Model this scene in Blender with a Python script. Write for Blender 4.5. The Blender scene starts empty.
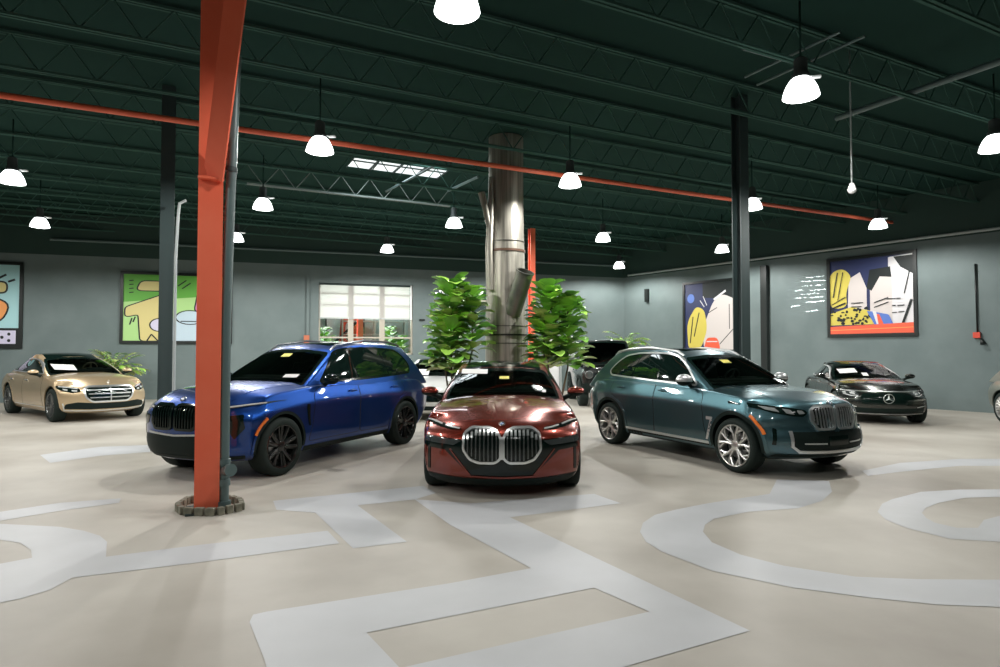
import bpy, bmesh, math, random
from math import sin, cos, pi, radians as R, atan2, sqrt
from mathutils import Vector as V, Matrix, geometry
from mathutils.bvhtree import BVHTree
from mathutils.interpolate import poly_3d_calc
random.seed(7)
C = bpy.context.scene.collection
# ---------------------------------------------------------------- helpers
def lin(c):
    c = c/255.0
    return c/12.92 if c <= .04045 else ((c+.055)/1.055)**2.4
def rgb(r, g, b): return (lin(r), lin(g), lin(b), 1)
def mat(name, col, rough=.5, metal=0, coat=0, spec=.5, emis=None, es=0, cr=.03):
    m = bpy.data.materials.new(name); m.use_nodes = True
    b = m.node_tree.nodes['Principled BSDF']
    b.inputs['Base Color'].default_value = col if len(col) == 4 else (*col, 1)
    b.inputs['Roughness'].default_value = rough; b.inputs['Metallic'].default_value = metal
    b.inputs['Coat Weight'].default_value = coat; b.inputs['Coat Roughness'].default_value = cr
    b.inputs['Specular IOR Level'].default_value = spec
    if emis: b.inputs['Emission Color'].default_value = emis; b.inputs['Emission Strength'].default_value = es
    return m
def nodes(m): return m.node_tree.nodes, m.node_tree.links, m.node_tree.nodes['Principled BSDF']
def noise_mix(m, c1, c2, scale=3, detail=6, lo=.35, hi=.65, rough=None, stretch=(1, 1, 1), bump=0):
    n, l, b = nodes(m)
    tc = n.new('ShaderNodeTexCoord'); mp = n.new('ShaderNodeMapping'); mp.inputs['Scale'].default_value = stretch
    nz = n.new('ShaderNodeTexNoise'); nz.inputs['Scale'].default_value = scale; nz.inputs['Detail'].default_value = detail
    rp = n.new('ShaderNodeValToRGB'); rp.color_ramp.elements[0].position = lo; rp.color_ramp.elements[1].position = hi
    rp.color_ramp.elements[0].color = c1; rp.color_ramp.elements[1].color = c2
    l.new(tc.outputs['Object'], mp.inputs[0]); l.new(mp.outputs[0], nz.inputs['Vector']); l.new(nz.outputs['Fac'], rp.inputs[0]); l.new(rp.outputs[0], b.inputs['Base Color'])
    if rough:
        mr = n.new('ShaderNodeMapRange'); mr.inputs['To Min'].default_value = rough[0]; mr.inputs['To Max'].default_value = rough[1]
        l.new(nz.outputs['Fac'], mr.inputs['Value']); l.new(mr.outputs[0], b.inputs['Roughness'])
    if bump:
        bp = n.new('ShaderNodeBump'); bp.inputs['Strength'].default_value = bump; bp.inputs['Distance'].default_value = .01
        l.new(nz.outputs['Fac'], bp.inputs['Height']); l.new(bp.outputs[0], b.inputs['Normal'])
    return m
def link(name, me, mats, parent=None, loc=(0, 0, 0), rz=0):
    o = bpy.data.objects.new(name, me); C.objects.link(o)
    if not isinstance(mats, (list, tuple)): mats = [mats]
    if not me.materials:
        for m in mats: me.materials.append(m)
    if parent: o.parent = parent
    o.location = loc; o.rotation_euler = (0, 0, rz)
    return o
def obj(name, bm, mats, parent=None, loc=(0, 0, 0), rz=0, smooth=None):
    me = bpy.data.meshes.new(name); bm.normal_update(); bm.to_mesh(me); bm.free()
    if smooth is not None:
        for p in me.polygons: p.use_smooth = True
        me.set_sharp_from_angle(angle=R(smooth))
    return link(name, me, mats, parent, loc, rz)
def empty(name, loc, rz=0, parent=None):
    o = bpy.data.objects.new(name, None); C.objects.link(o); o.location = loc; o.rotation_euler = (0, 0, rz)
    o.empty_display_size = .2
    if parent: o.parent = parent
    return o
def tag(o, label=None, cat=None, group=None, kind=None):
    if label: o['label'] = label
    if cat: o['category'] = cat
    if group: o['group'] = group
    if kind: o['kind'] = kind
    return o
def struct(o): o['kind'] = 'structure'; return o
def copy_tree(o, parent=None):
    c = o.copy(); C.objects.link(c)
    if parent: c.parent = parent
    for ch in list(o.children): copy_tree(ch, c)
    return c
def faces_of(bm, verts, mi=0):
    for v in verts:
        for f in v.link_faces: f.material_index = mi
def box(bm, c, s, rot=None, mi=0, bev=0):
    M = Matrix.Translation(c) @ (rot.to_4x4() if rot else Matrix.Identity(4)) @ Matrix.Diagonal((*s, 1))
    r = bmesh.ops.create_cube(bm, size=1, matrix=M)['verts']
    faces_of(bm, r, mi)
    if bev:
        es = list({e for v in r for e in v.link_edges})
        q = bmesh.ops.bevel(bm, geom=es, offset=bev, segments=2, profile=.5, affect='EDGES')
        for f in q['faces']: f.material_index = mi
    return r
def rotz(a): return Matrix.Rotation(a, 3, 'Z')
def tube(bm, pts, r, n=10, mi=0, cap=True):
    pts = [V(p) for p in pts]; rings = []
    rr = r if isinstance(r, (list, tuple)) else [r]*len(pts)
    up = None
    for i, p in enumerate(pts):
        d = (pts[min(i+1, len(pts)-1)] - pts[max(i-1, 0)]).normalized()
        if up is None: up = d.orthogonal().normalized()
        else: up = (up - d*up.dot(d)).normalized()
        s = d.cross(up)
        rings.append([bm.verts.new(p + (up*cos(2*pi*k/n) + s*sin(2*pi*k/n))*rr[i]) for k in range(n)])
    for a, b in zip(rings, rings[1:]):
        for k in range(n):
            f = bm.faces.new((a[k], a[(k+1) % n], b[(k+1) % n], b[k])); f.material_index = mi; f.smooth = True
    if cap:
        bm.faces.new(rings[0][::-1]).material_index = mi; bm.faces.new(rings[-1]).material_index = mi
def lathe(bm, prof, n=32, axis='Z', center=(0, 0, 0), mi=0, close=False, smooth=True):
    c = V(center); rings = []
    for (r, h) in prof:
        ring = []
        for k in range(n):
            a = 2*pi*k/n
            p = V((r*cos(a), r*sin(a), h)) if axis == 'Z' else V((r*cos(a), h, r*sin(a)))
            ring.append(bm.verts.new(c + p))
        rings.append(ring)
    if close: rings.append(rings[0])
    for a, b in zip(rings, rings[1:]):
        for k in range(n):
            vs = (a[k], a[(k+1) % n], b[(k+1) % n], b[k])
            if axis == 'Y': vs = vs[::-1]
            f = bm.faces.new(vs); f.material_index = mi; f.smooth = smooth
    return rings
def prism(bm, pts2, h0, h1, f3, mi=0):
    lo = [bm.verts.new(f3(x, y, h0)) for x, y in pts2]; hi = [bm.verts.new(f3(x, y, h1)) for x, y in pts2]
    n = len(pts2)
    for k in range(n):
        bm.faces.new((lo[k], lo[(k+1) % n], hi[(k+1) % n], hi[k])).material_index = mi
    bm.faces.new(lo[::-1]).material_index = mi; bm.faces.new(hi).material_index = mi
def interp(pts):
    xs = [p[0] for p in pts]; ys = [p[1] for p in pts]; n = len(xs)
    d = [(ys[i+1]-ys[i])/(xs[i+1]-xs[i]) for i in range(n-1)]
    m = [d[0]] + [0 if d[i-1]*d[i] <= 0 else 2*d[i-1]*d[i]/(d[i-1]+d[i]) for i in range(1, n-1)] + [d[-1]]
    def f(x):
        if x <= xs[0]: return ys[0]
        if x >= xs[-1]: return ys[-1]
        i = max(k for k in range(n-1) if xs[k] <= x)
        h = xs[i+1]-xs[i]; t = (x-xs[i])/h
        return (ys[i]*(1+2*t)*(1-t)**2 + h*m[i]*t*(1-t)**2 + ys[i+1]*t*t*(3-2*t) + h*m[i+1]*t*t*(t-1))
    return f
def sstep(t): t = max(0, min(1, t)); return t*t*(3-2*t)
# 2D polygons
def area2(p): return .5*sum(p[i][0]*p[(i+1) % len(p)][1]-p[(i+1) % len(p)][0]*p[i][1] for i in range(len(p)))
def inside(p, poly):
    x, y = p; c = False; j = len(poly)-1
    for i in range(len(poly)):
        xi, yi = poly[i]; xj, yj = poly[j]
        if (yi > y) != (yj > y) and x < (xj-xi)*(y-yi)/(yj-yi)+xi: c = not c
        j = i
    return c
def fillet(poly, r, n=4):
    out = []; N = len(poly)
    for i in range(N):
        rr = r[i] if isinstance(r, (list, tuple)) else r
        a, b, c = V(poly[i-1]), V(poly[i]), V(poly[(i+1) % N])
        d1, d2 = (a-b), (c-b); l = min(rr, d1.length*.45, d2.length*.45)
        p, q = b+d1.normalized()*l, b+d2.normalized()*l
        for k in range(n+1):
            t = k/n; out.append(tuple(p*(1-t)**2 + b*2*t*(1-t) + q*t*t))
    return out
def offset(poly, d):
    if area2(poly) < 0: poly = poly[::-1]
    out = []; N = len(poly)
    for i in range(N):
        a, b, c = V(poly[i-1]), V(poly[i]), V(poly[(i+1) % N])
        e1, e2 = (b-a), (c-b)
        if e1.length < 1e-6 or e2.length < 1e-6: out.append(tuple(b)); continue
        e1.normalize(); e2.normalize()
        n1, n2 = V((e1.y, -e1.x)), V((e2.y, -e2.x)); m = (n1+n2)
        if m.length < .3: m = n1
        else: m = m/m.length/max(.5, m.normalized().dot(n1))
        out.append(tuple(b+m*d))
    return out
def ring2(poly, w0, w1): return (offset(poly, w1), [offset(poly, w0)])
def stroke(path, w):
    L, Rr = [], []
    for i, p in enumerate(path):
        a, b = V(path[max(i-1, 0)]), V(path[min(i+1, len(path)-1)]); d = (b-a).normalized(); n = V((-d.y, d.x))
        ww = w[i] if isinstance(w, (list, tuple)) else w
        L.append(tuple(V(p)+n*ww/2)); Rr.append(tuple(V(p)-n*ww/2))
    return (L+Rr[::-1], [])
def arc(cx, cz, r, a0, a1, n=14): return [(cx+r*cos(R(a0+(a1-a0)*k/n)), cz+r*sin(R(a0+(a1-a0)*k/n))) for k in range(n+1)]
def mir(poly): return [(-x, y) for x, y in poly][::-1]
def densify(poly, res):
    out = []
    for i in range(len(poly)):
        a, b = V(poly[i]), V(poly[(i+1) % len(poly)]); n = max(1, int((b-a).length/res))
        out += [tuple(a+(b-a)*k/n) for k in range(n)]
    return out
def tri2(outline, holes, res):
    loops = [densify(outline, res)] + [densify(h, res) for h in holes]
    vs, es = [], []
    for lp in loops:
        s = len(vs); vs += [V(p) for p in lp]; es += [(s+i, s+(i+1) % len(lp)) for i in range(len(lp))]
    nb = len(vs)
    x0, x1 = min(p[0] for p in loops[0]), max(p[0] for p in loops[0]); y0, y1 = min(p[1] for p in loops[0]), max(p[1] for p in loops[0])
    nx, ny = int((x1-x0)/res), int((y1-y0)/res)
    ok = lambda p: inside(p, loops[0]) and not any(inside(p, h) for h in loops[1:])
    bnd = {}
    for v in vs: bnd.setdefault((int(v.x/res), int(v.y/res)), []).append(v)
    for i in range(1, nx+1):
        for j in range(1, ny+1):
            p = (x0+i*res-(.5*res if j % 2 else 0), y0+j*res)
            if not ok(p): continue
            k = (int(p[0]/res), int(p[1]/res))
            if any((v-V(p)).length < .45*res for a in (-1, 0, 1) for b in (-1, 0, 1) for v in bnd.get((k[0]+a, k[1]+b), [])): continue
            vs.append(V(p))
    ov, oe, of, *_ = geometry.delaunay_2d_cdt(vs, es, [], 0, 1e-6)
    tris = []
    for f in of:
        c = sum((ov[i] for i in f), V((0, 0)))/len(f)
        if ok((c.x, c.y)): tris.append(list(f))
    return ov, tris
class Surf:
    def __init__(s, meshes):
        s.v, s.n, s.p = [], [], []
        for me in meshes:
            o = len(s.v)
            s.v += [v.co.copy() for v in me.vertices]; s.n += [V(x.vector) for x in me.vertex_normals]
            s.p += [[o+i for i in p.vertices] for p in me.polygons]
        s.t = BVHTree.FromPolygons(s.v, s.p)
    def hit(s, view, a, b):
        o, d = {'L': (V((a, 4, b)), V((0, -1, 0))), 'R': (V((a, -4, b)), V((0, 1, 0))), 'F': (V((6, a, b)), V((-1, 0, 0))),
                'B': (V((-9, a, b)), V((1, 0, 0))), 'T': (V((a, b, 6)), V((0, 0, -1)))}[view]
        p, n, i, _ = s.t.ray_cast(o, d)
        if p is None: return None
        ids = s.p[i]; w = poly_3d_calc([s.v[k] for k in ids], p)
        nn = sum((s.n[k]*x for k, x in zip(ids, w)), V((0, 0, 0)))
        return p, (nn.normalized() if nn.length > .1 else n)
def patch(name, polys, view, surf, off, thick, m, parent, res=.06, mesh_only=False, pd=None):
    """panel lying on a body surface: 2D outlines cast on it along one axis, given real thickness"""
    P, N, F = [], [], []
    for outline, holes in polys:
        ov, tris = tri2(outline, holes, res); mp = {}
        for i, v in enumerate(ov):
            h = surf.hit(view, v.x, v.y)
            if h: mp[i] = (len(P), h); P.append(h[0]+h[1]*off); N.append(h[1])
        cnt = {}
        for t in tris:
            if not all(i in mp for i in t): continue
            ids = [mp[i][0] for i in t]
            n = (P[ids[1]]-P[ids[0]]).cross(P[ids[2]]-P[ids[0]])
            if n.length < 1e-12: continue
            if n.dot(N[ids[0]]) < 0: ids = ids[::-1]
            if max((P[ids[k]]-P[ids[k-1]]).length for k in range(3)) > 14*res: continue
            F.append(ids)
            for k in range(3):
                e = (ids[k], ids[(k+1) % 3]); cnt[e] = cnt.get(e, 0)+1
        bd = [e for e in cnt if (e[1], e[0]) not in cnt]; lo = {}
        def low(i, top):
            key = (i, top)
            if key not in lo:
                lo[key] = len(P); P.append(P[i] - (V((0, 0, 0)) if top else N[i]*thick)); N.append(None)
            return lo[key]
        for a, b in bd: F.append([low(a, 1), low(a, 0), low(b, 0), low(b, 1)])
    me = bpy.data.meshes.new(name); me.from_pydata(P, [], F); me.update()
    for p in me.polygons: p.use_smooth = True
    me.normals_split_custom_set_from_vertices([tuple(n) if n is not None else (0, 0, 0) for n in N])
    return link(name, me, m, parent)
def lattice(sl, tl, rl, D):
    bm = bmesh.new(); vm = {}; I, J, K = len(sl)-1, len(tl)-1, len(rl)-1
    def vv(i, j, k):
        if (i, j, k) not in vm: vm[(i, j, k)] = bm.verts.new(D(sl[i], tl[j], rl[k]))
        return vm[(i, j, k)]
    q = lambda *a: bm.faces.new([vv(*x) for x in a])
    for i in range(I):
        for j in range(J): q((i, j, 0), (i, j+1, 0), (i+1, j+1, 0), (i+1, j, 0)); q((i, j, K), (i+1, j, K), (i+1, j+1, K), (i, j+1, K))
        for k in range(K): q((i, 0, k), (i+1, 0, k), (i+1, 0, k+1), (i, 0, k+1)); q((i, J, k), (i, J, k+1), (i+1, J, k+1), (i+1, J, k))
    for j in range(J):
        for k in range(K): q((0, j, k), (0, j, k+1), (0, j+1, k+1), (0, j+1, k)); q((I, j, k), (I, j+1, k), (I, j+1, k+1), (I, j, k+1))
    bmesh.ops.recalc_face_normals(bm, faces=bm.faces)
    return bm
def subsurf(bm, lv):
    me = bpy.data.meshes.new('cage'); bm.to_mesh(me); bm.free()
    o = bpy.data.objects.new('cage', me); C.objects.link(o)
    md = o.modifiers.new('s', 'SUBSURF'); md.levels = lv; md.render_levels = lv
    dg = bpy.context.evaluated_depsgraph_get(); r = bpy.data.meshes.new_from_object(o.evaluated_get(dg))
    bpy.data.objects.remove(o); bpy.data.meshes.remove(me)
    for p in r.polygons: p.use_smooth = True
    return r
def boolean(me, cut_bm, mats):
    o = bpy.data.objects.new('a', me); C.objects.link(o)
    cm = bpy.data.meshes.new('c'); cut_bm.to_mesh(cm); cut_bm.free(); c = bpy.data.objects.new('c', cm); C.objects.link(c)
    me.materials.clear()
    for m in mats: me.materials.append(m)
    for p in me.polygons: p.material_index = 0
    cm.materials.append(mats[1])
    md = o.modifiers.new('b', 'BOOLEAN'); md.operation = 'DIFFERENCE'; md.object = c; md.solver = 'EXACT'; md.material_mode = 'TRANSFER'
    dg = bpy.context.evaluated_depsgraph_get(); r = bpy.data.meshes.new_from_object(o.evaluated_get(dg))
    bpy.data.objects.remove(o); bpy.data.objects.remove(c)
    for p in r.polygons: p.use_smooth = True
    r.set_sharp_from_angle(angle=R(32))
    return r
def ball(bm, c, s, seg=16, rings=10, mi=0):
    r = bmesh.ops.create_uvsphere(bm, u_segments=seg, v_segments=rings, radius=1, matrix=Matrix.Translation(c) @ Matrix.Diagonal((*s, 1)))['verts']
    faces_of(bm, r, mi)
    for v in r:
        for f in v.link_faces: f.smooth = True
    return r
# ---------------------------------------------------------------- materials
M = {}
M['rubber'] = mat('tyre_rubber', (.010, .019, .016), .7, spec=.3)
M['plastic'] = mat('black_plastic', (.006, .014, .012), .55, spec=.2)
M['gloss'] = mat('gloss_black', (.004, .011, .009), .10, spec=.4)
M['gap'] = mat('panel_gap', (.004, .006, .006), .8)
M['chrome'] = mat('satin_chrome', (.84, .86, .86), .28, .9)
M['alu'] = mat('satin_aluminium', (.62, .64, .64), .35, .8)
M['rim'] = mat('silver_wheel_metal', (.66, .66, .64), .28, .85)
M['rimblack'] = mat('black_wheel_metal', (.02, .023, .022), .2, .4, coat=.5)
M['rimgrey'] = mat('dark_grey_wheel_metal', (.16, .17, .17), .28, .8)
M['disc'] = mat('brake_disc', (.3, .3, .3), .35, .9)
M['lampwhite'] = mat('clear_lamp_lens', (.66, .68, .67), .15, .2, coat=.5)
M['lampsoft'] = mat('frosted_lamp_lens', (.34, .36, .36), .2, .3, coat=.8)
M['lampgrey'] = mat('smoked_lamp_lens', (.10, .115, .115), .12, .5, coat=1)
M['amber'] = mat('amber_marker', (.85, .20, .03), .3, coat=.5)
M['redlens'] = mat('red_tail_lens', (.06, .008, .007), .15, coat=1)
M['sideglass'] = mat('tinted_side_glass', (.004, .011, .009), .03, 0, coat=1, cr=.02)
M['paper'] = mat('white_paper', (.80, .80, .78), .6)
M['yellow'] = mat('yellow_sticker', (.80, .72, .16), .6)
M['leather_dark'] = mat('dark_leather', (.03, .033, .03), .55)
M['leather_grey'] = mat('grey_leather', (.11, .12, .11), .55)
M['leather_tan'] = mat('tan_leather', (.42, .34, .22), .55)
M['dash'] = mat('dashboard_vinyl', (.02, .024, .022), .6)
M['bwhite'] = mat('emblem_white', (.8, .8, .8), .3); M['bblue'] = mat('emblem_blue', (.03, .16, .45), .3)
def glass_mat():
    m = bpy.data.materials.new('windscreen_glass'); m.use_nodes = True; n, l = m.node_tree.nodes, m.node_tree.links
    n.remove(n['Principled BSDF']); out = n['Material Output']
    t = n.new('ShaderNodeBsdfTransparent'); t.inputs[0].default_value = (.42, .5, .46, 1)
    g = n.new('ShaderNodeBsdfGlossy'); g.inputs['Roughness'].default_value = .02
    f = n.new('ShaderNodeFresnel'); f.inputs[0].default_value = 1.5
    mx = n.new('ShaderNodeMixShader'); l.new(f.outputs[0], mx.inputs[0]); l.new(t.outputs[0], mx.inputs[1]); l.new(g.outputs[0], mx.inputs[2]); l.new(mx.outputs[0], out.inputs[0])
    return m
M['glass'] = glass_mat()
def paint(name, col, metal=.55, rough=.32, inner=(.02, .022, .02)):
    m = mat(name, col, rough, metal, coat=1, cr=.02)
    n, l, b = nodes(m)   # the inside of the cabin shell is dark trim
    g = n.new('ShaderNodeNewGeometry'); d = n.new('ShaderNodeBsdfDiffuse'); d.inputs[0].default_value = (*inner, 1)
    mx = n.new('ShaderNodeMixShader'); l.new(g.outputs['Backfacing'], mx.inputs[0]); l.new(b.outputs[0], mx.inputs[1]); l.new(d.outputs[0], mx.inputs[2])
    l.new(mx.outputs[0], n['Material Output'].inputs[0])
    return m
# ---------------------------------------------------------------- wheels
_wm = {}
def wheel_meshes(Rt, Rr, w, style):
    key = (Rt, Rr, w, style)
    if key in _wm: return _wm[key]
    h = w/2
    bm = bmesh.new()
    lathe(bm, [(Rr-.012, h-.03), (Rr+.002, h-.004), (Rr+.03, h+.004), (Rt-.035, h), (Rt-.008, h-.02), (Rt, h-.045), (Rt, 0), (Rt, -h+.045), (Rt-.01, -h+.015), (Rt-.05, -h), (Rr, -h), (Rr-.012, -h+.03)], 48, 'Y')
    for g in (-.06, -.02, .02, .06):
        lathe(bm, [(Rt+.0006, g-.005), (Rt-.004, g), (Rt+.0006, g+.005)], 48, 'Y')
    ty = bpy.data.meshes.new('wheel'); bmesh.ops.recalc_face_normals(bm, faces=bm.faces); bm.to_mesh(ty); bm.free(); ty.set_sharp_from_angle(angle=R(40)); ty.materials.append(M['rubber'])
    bm = bmesh.new()
    lathe(bm, [(Rr+.004, h-.012), (Rr-.004, h+.001), (Rr-.016, h-.004), (Rr-.026, h-.03), (Rr-.035, -h+.02)], 48, 'Y')
    lathe(bm, [(0, h-.022), (.045, h-.022), (.07, h-.032), (.072, h-.075), (0, h-.075)], 24, 'Y')
    def spoke(a0, a1, r0, r1, w0, w1, y0, y1, th=.035):
        p0 = V((r0*cos(a0), y0, r0*sin(a0))); p1 = V((r1*cos(a1), y1, r1*sin(a1)))
        d = (p1-p0).normalized(); s = V((-d.z, 0, d.x)).normalized(); t = V((0, -th, 0)); vs = []
        for p, ww in ((p0, w0), (p1, w1)):
            vs.append([bm.verts.new(q) for q in (p-s*ww/2-t*.0, p-s*ww/2+t, p+s*ww/2+t, p+s*ww/2)] + [bm.verts.new(p+V((0, .008, 0)))])
        a, b = vs
        for q in ((a[0], a[4], b[4], b[0]), (a[4], a[3], b[3], b[4]), (a[3], a[2], b[2], b[3]), (a[2], a[1], b[1], b[2]), (a[1], a[0], b[0], b[1]), (a[0], a[1], a[2], a[3], a[4]), (b[4], b[3], b[2], b[1], b[0])): bm.faces.new(q)
    e = Rr-.02
    if style == 'y5':
        for k in range(5):
            a = 2*pi*k/5+pi/2
            for s in (-1, 1):
                spoke(a+s*R(7), a+s*R(9), .05, e*.62, .034, .032, h-.035, h-.02)
                spoke(a+s*R(9), a+s*R(15), e*.60, e, .030, .034, h-.02, h-.012)
                spoke(a+s*R(9), a+s*R(31), e*.66, e, .024, .026, h-.022, h-.014)
    elif style == 'twin':
        for k in range(5):
            a = 2*pi*k/5+pi/2+.2
            for s in (-1, 1):
                spoke(a+s*R(10), a+s*R(13), .05, e, .05, .04, h-.04, h-.012)
                spoke(a+s*R(24), a+s*R(22), .05, e, .022, .02, h-.05, h-.03)
    elif style == 'multi':
        for k in range(18):
            a = 2*pi*k/18; spoke(a, a+R(2), .05, e, .030, .022, h-.035, h-.012)
    else:
        for k in range(10):
            a = 2*pi*k/10; spoke(a, a+R(6), .05, e, .05, .045, h-.035, h-.012)
    for k in range(5):
        a = 2*pi*k/5; ball(bm, (.052*cos(a), h-.026, .052*sin(a)), (.009, .006, .009), 8, 6)
    rm = bpy.data.meshes.new('rim'); bmesh.ops.recalc_face_normals(bm, faces=bm.faces); bm.to_mesh(rm); bm.free(); rm.set_sharp_from_angle(angle=R(35))
    bm = bmesh.new()
    lathe(bm, [(.02, h-.085), (.18, h-.085), (.18, h-.11), (.02, h-.11)], 32, 'Y', close=True)
    lathe(bm, [(Rr-.03, h-.135), (0, h-.135)], 32, 'Y', mi=1)
    box(bm, (-.13, h-.095, .03), (.08, .05, .16), mi=2, bev=.012)
    bd = bpy.data.meshes.new('brake_disc'); bm.to_mesh(bd); bm.free()
    for m in ('disc', 'plastic', 'gloss'): bd.materials.append(M[m])
    _wm[key] = (ty, rm, bd); return _wm[key]
_rims = {}
def add_wheels(root, S):
    ty, rm, bd = wheel_meshes(S['R'], S['Rr'], S['tw'], S['wheel'])
    key = (rm.name, S['rim'].name)
    if key not in _rims:
        r = rm.copy(); r.materials.clear(); r.materials.append(S['rim']); _rims[key] = r
    r = _rims[key]
    for x in (0, -S['wb']):
        for s in (1, -1):
            w = link('wheel', ty, [], root, (x, s*(S['track']-S['tw']/2), S['R']), 0 if s > 0 else pi)
            w.rotation_euler = (0, random.uniform(0, 1)*0, 0 if s > 0 else pi)
            link('rim', r, [], w); link('brake_disc', bd, [], w)
# ---------------------------------------------------------------- car body
def tl_(): return [-1, -.95, -.85, -.66, -.42, -.2, 0, .2, .42, .66, .85, .95, 1]
def car(S):
    root = empty(S['name'], (S['loc'][0], S['loc'][1], 0), R(S['heading']))
    tag(root, S['label'], S.get('cat', 'car'))
    P, xf, xr, wb = S['paint'], S['xf'], S['xr'], S['wb']
    zt, zs, W, zb = (interp(S[k]) for k in ('ztop', 'zsh', 'W', 'zb'))
    sec = interp(S['sec']); Fd, Bd = interp(S['front']), interp(S['back'])
    pf, nf, pb, nb = S['planf']+S['planb']; fl = S.get('fblend', .8)
    ridge = S.get('ridge', 0)
    xs = [xr, xr+.05, xr+.16, xr+.36]; n = 13; a, b = xr+.65, xf-.75
    xs += [a+(b-a)*k/n for k in range(n+1)] + [xf-.5, xf-.3, xf-.15, xf-.05, xf]
    def D(x, t, r):
        at = abs(t); wf = sstep((x-(xf-fl))/fl); wr = sstep(((xr+.7)-x)/.7)
        X = x + wf*(Fd(r)-pf*at**nf) + wr*(-Bd(r)+pb*at**nb)
        top = zs(x)+(zt(x)-zs(x))*(1-at**2.6)
        if ridge: top += ridge*math.exp(-((at-S.get('ridge_t', .62))/.10)**2)*sstep((x+1.2)/.5)*sstep((xf+.05-x)/.5)
        w = W(x)*sec(r)
        return V((X, t*w, zb(x)+r*(top-zb(x))))
    hull = subsurf(lattice(xs, tl_(), [0, .06, .16, .3, .44, .56, .66, .74, .80, .88, .95, 1], D), 2)
    hs = Surf([hull])
    G = S['gh']; zr, Wb, Wt = interp(G['zr']), interp(G['Wb']), interp(G['Wt']); z0 = G['z0']; lp = lambda a, b, t: a+(b-a)*t
    def GD(s, t, r):
        at = abs(t); rr = r-.05*sin(pi*r)
        x = lp(lp(G['xrb'], G['xcb'], s), lp(G['xrt'], G['xct'], s), rr)
        x += -G['bf']*at**2*sstep((s-.55)/.45) + G['bb']*at**2*sstep((.45-s)/.45)
        w = Wb(s)+(Wt(s)-Wb(s))*r**1.15+.025*sin(pi*r)
        zz = zr(s)+G['crown']*(1-at**2.2)
        return V((x, t*w, z0+(zz-z0)*r))
    gme = subsurf(lattice([0, .025, .10, .22, .36, .5, .64, .78, .90, .975, 1], [-1, -.94, -.8, -.5, -.2, .2, .5, .8, .94, 1], [0, .1, .28, .46, .64, .8, .91, .97, 1], GD), 2)
    gs = Surf([gme]); al = Surf([hull, gme])
    GP = lambda s, r: (GD(s, 1, r).x, GD(s, 1, r).z)
    GF = lambda t, r: (GD(1, t, r).y, GD(1, t, r).z)
    # windscreen opening
    rc = S['cowl_r']
    ws = [GF(-.93, rc), GF(-.45, rc-.012), GF(.45, rc-.012), GF(.93, rc), GF(.935, .5), GF(.925, .92), GF(.4, .945), GF(-.4, .945), GF(-.925, .92), GF(-.935, .5)]
    wsr = fillet(ws, .05); hole = offset(wsr, -.035)
    bm = bmesh.new(); bm.from_mesh(gme)
    kill = [f for f in bm.faces if f.normal.x > .15 and f.calc_center_median().x > lp(G['xct'], G['xrt'], .35) and inside(f.calc_center_median().yz, hole)]
    bmesh.ops.delete(bm, geom=kill, context='FACES')
    gm2 = bpy.data.meshes.new('cabin'); bm.to_mesh(gm2); bm.free()
    # wheel openings
    cb = bmesh.new()
    for x in (0, -wb):
        for s in (1, -1):
            ra = S['R']+S.get('gapw', .05); y0, y1 = .52*s, 1.3*s
            rg = [[cb.verts.new((x+ra*cos(2*pi*k/56), y, S['R']+.012+ra*sin(2*pi*k/56))) for k in range(56)] for y in (y0, y1)]
            for k in range(56): cb.faces.new((rg[0][k], rg[0][(k+1) % 56], rg[1][(k+1) % 56], rg[1][k]))
            cb.faces.new(rg[0]); cb.faces.new(rg[1])
    bmesh.ops.recalc_face_normals(cb, faces=cb.faces)
    hb = boolean(hull, cb, [P, M['plastic']])
    bm = bmesh.new(); bm.from_mesh(hb)
    body = obj('body', bm, [P, M['plastic']], root, smooth=32)
    link('cabin_shell', gm2, P, root).data.set_sharp_from_angle(angle=R(60))
    g = patch('windscreen', [(wsr, [])], 'F', gs, .002, .005, M['glass'], root, .06)
    patch('windscreen_border', [ring2(wsr, -.034, .005)], 'F', gs, .004, .006, M['gloss'], g, .05)
    # cabin inside
    dz = zt(-.8)
    bm = bmesh.new(); yw = Wb(.8)*.86; x0, x1 = G['xcb']-.50, lp(G['xrb'], G['xcb'], .3)
    box(bm, ((x0+x1)/2, 0, dz+.015), (x0-x1, 2*yw, .02))
    box(bm, (G['xcb']-.78, 0, dz+.03), (.26, 2*yw*.95, .07), bev=.025); box(bm, (G['xcb']-.80, yw*.48, dz+.06), (.16, .36, .07), bev=.025)
    obj('dashboard', bm, M['dash'], root, smooth=40)
    bm = bmesh.new(); sx = G['xcb']-1.12
    lathe(bm, [(.165+.014*cos(2*pi*k/8), .014*sin(2*pi*k/8)) for k in range(8)], 24, 'Z', close=True)
    box(bm, (0, 0, -.01), (.30, .03, .02)); box(bm, (0, -.07, -.01), (.03, .16, .02)); ball(bm, (0, 0, -.01), (.06, .06, .025))
    for v in bm.verts: v.co = Matrix.Rotation(R(-66), 3, 'Y') @ v.co + V((sx, yw*.47, dz+.06))
    obj('steering_wheel', bm, S.get('wheelmat', M['leather_dark']), root)
    for xs_ in (sx-.55, sx-1.45):
        for s in (1, -1):
            bm = bmesh.new(); rt = Matrix.Rotation(R(-14), 3, 'Y')
            hz = min(.34, (S['roofz']-dz)*.62)
            box(bm, (xs_-.03, s*yw*.47, dz+hz*.3), (.13, .46, hz*.9), rt, bev=.05); box(bm, (xs_-.11, s*yw*.47, dz+hz*.3+hz*.62), (.09, .25, .15), rt, bev=.035)
            obj('seat', bm, S.get('seat', M['leather_dark']), root, smooth=50)
    add_wheels(root, S)
    return dict(root=root, hs=hs, gs=gs, al=al, GP=GP, GF=GF, GD=GD, S=S, zt=zt, zs=zs, W=W, zb=zb, P=P, ws=wsr, dz=dz)
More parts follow.
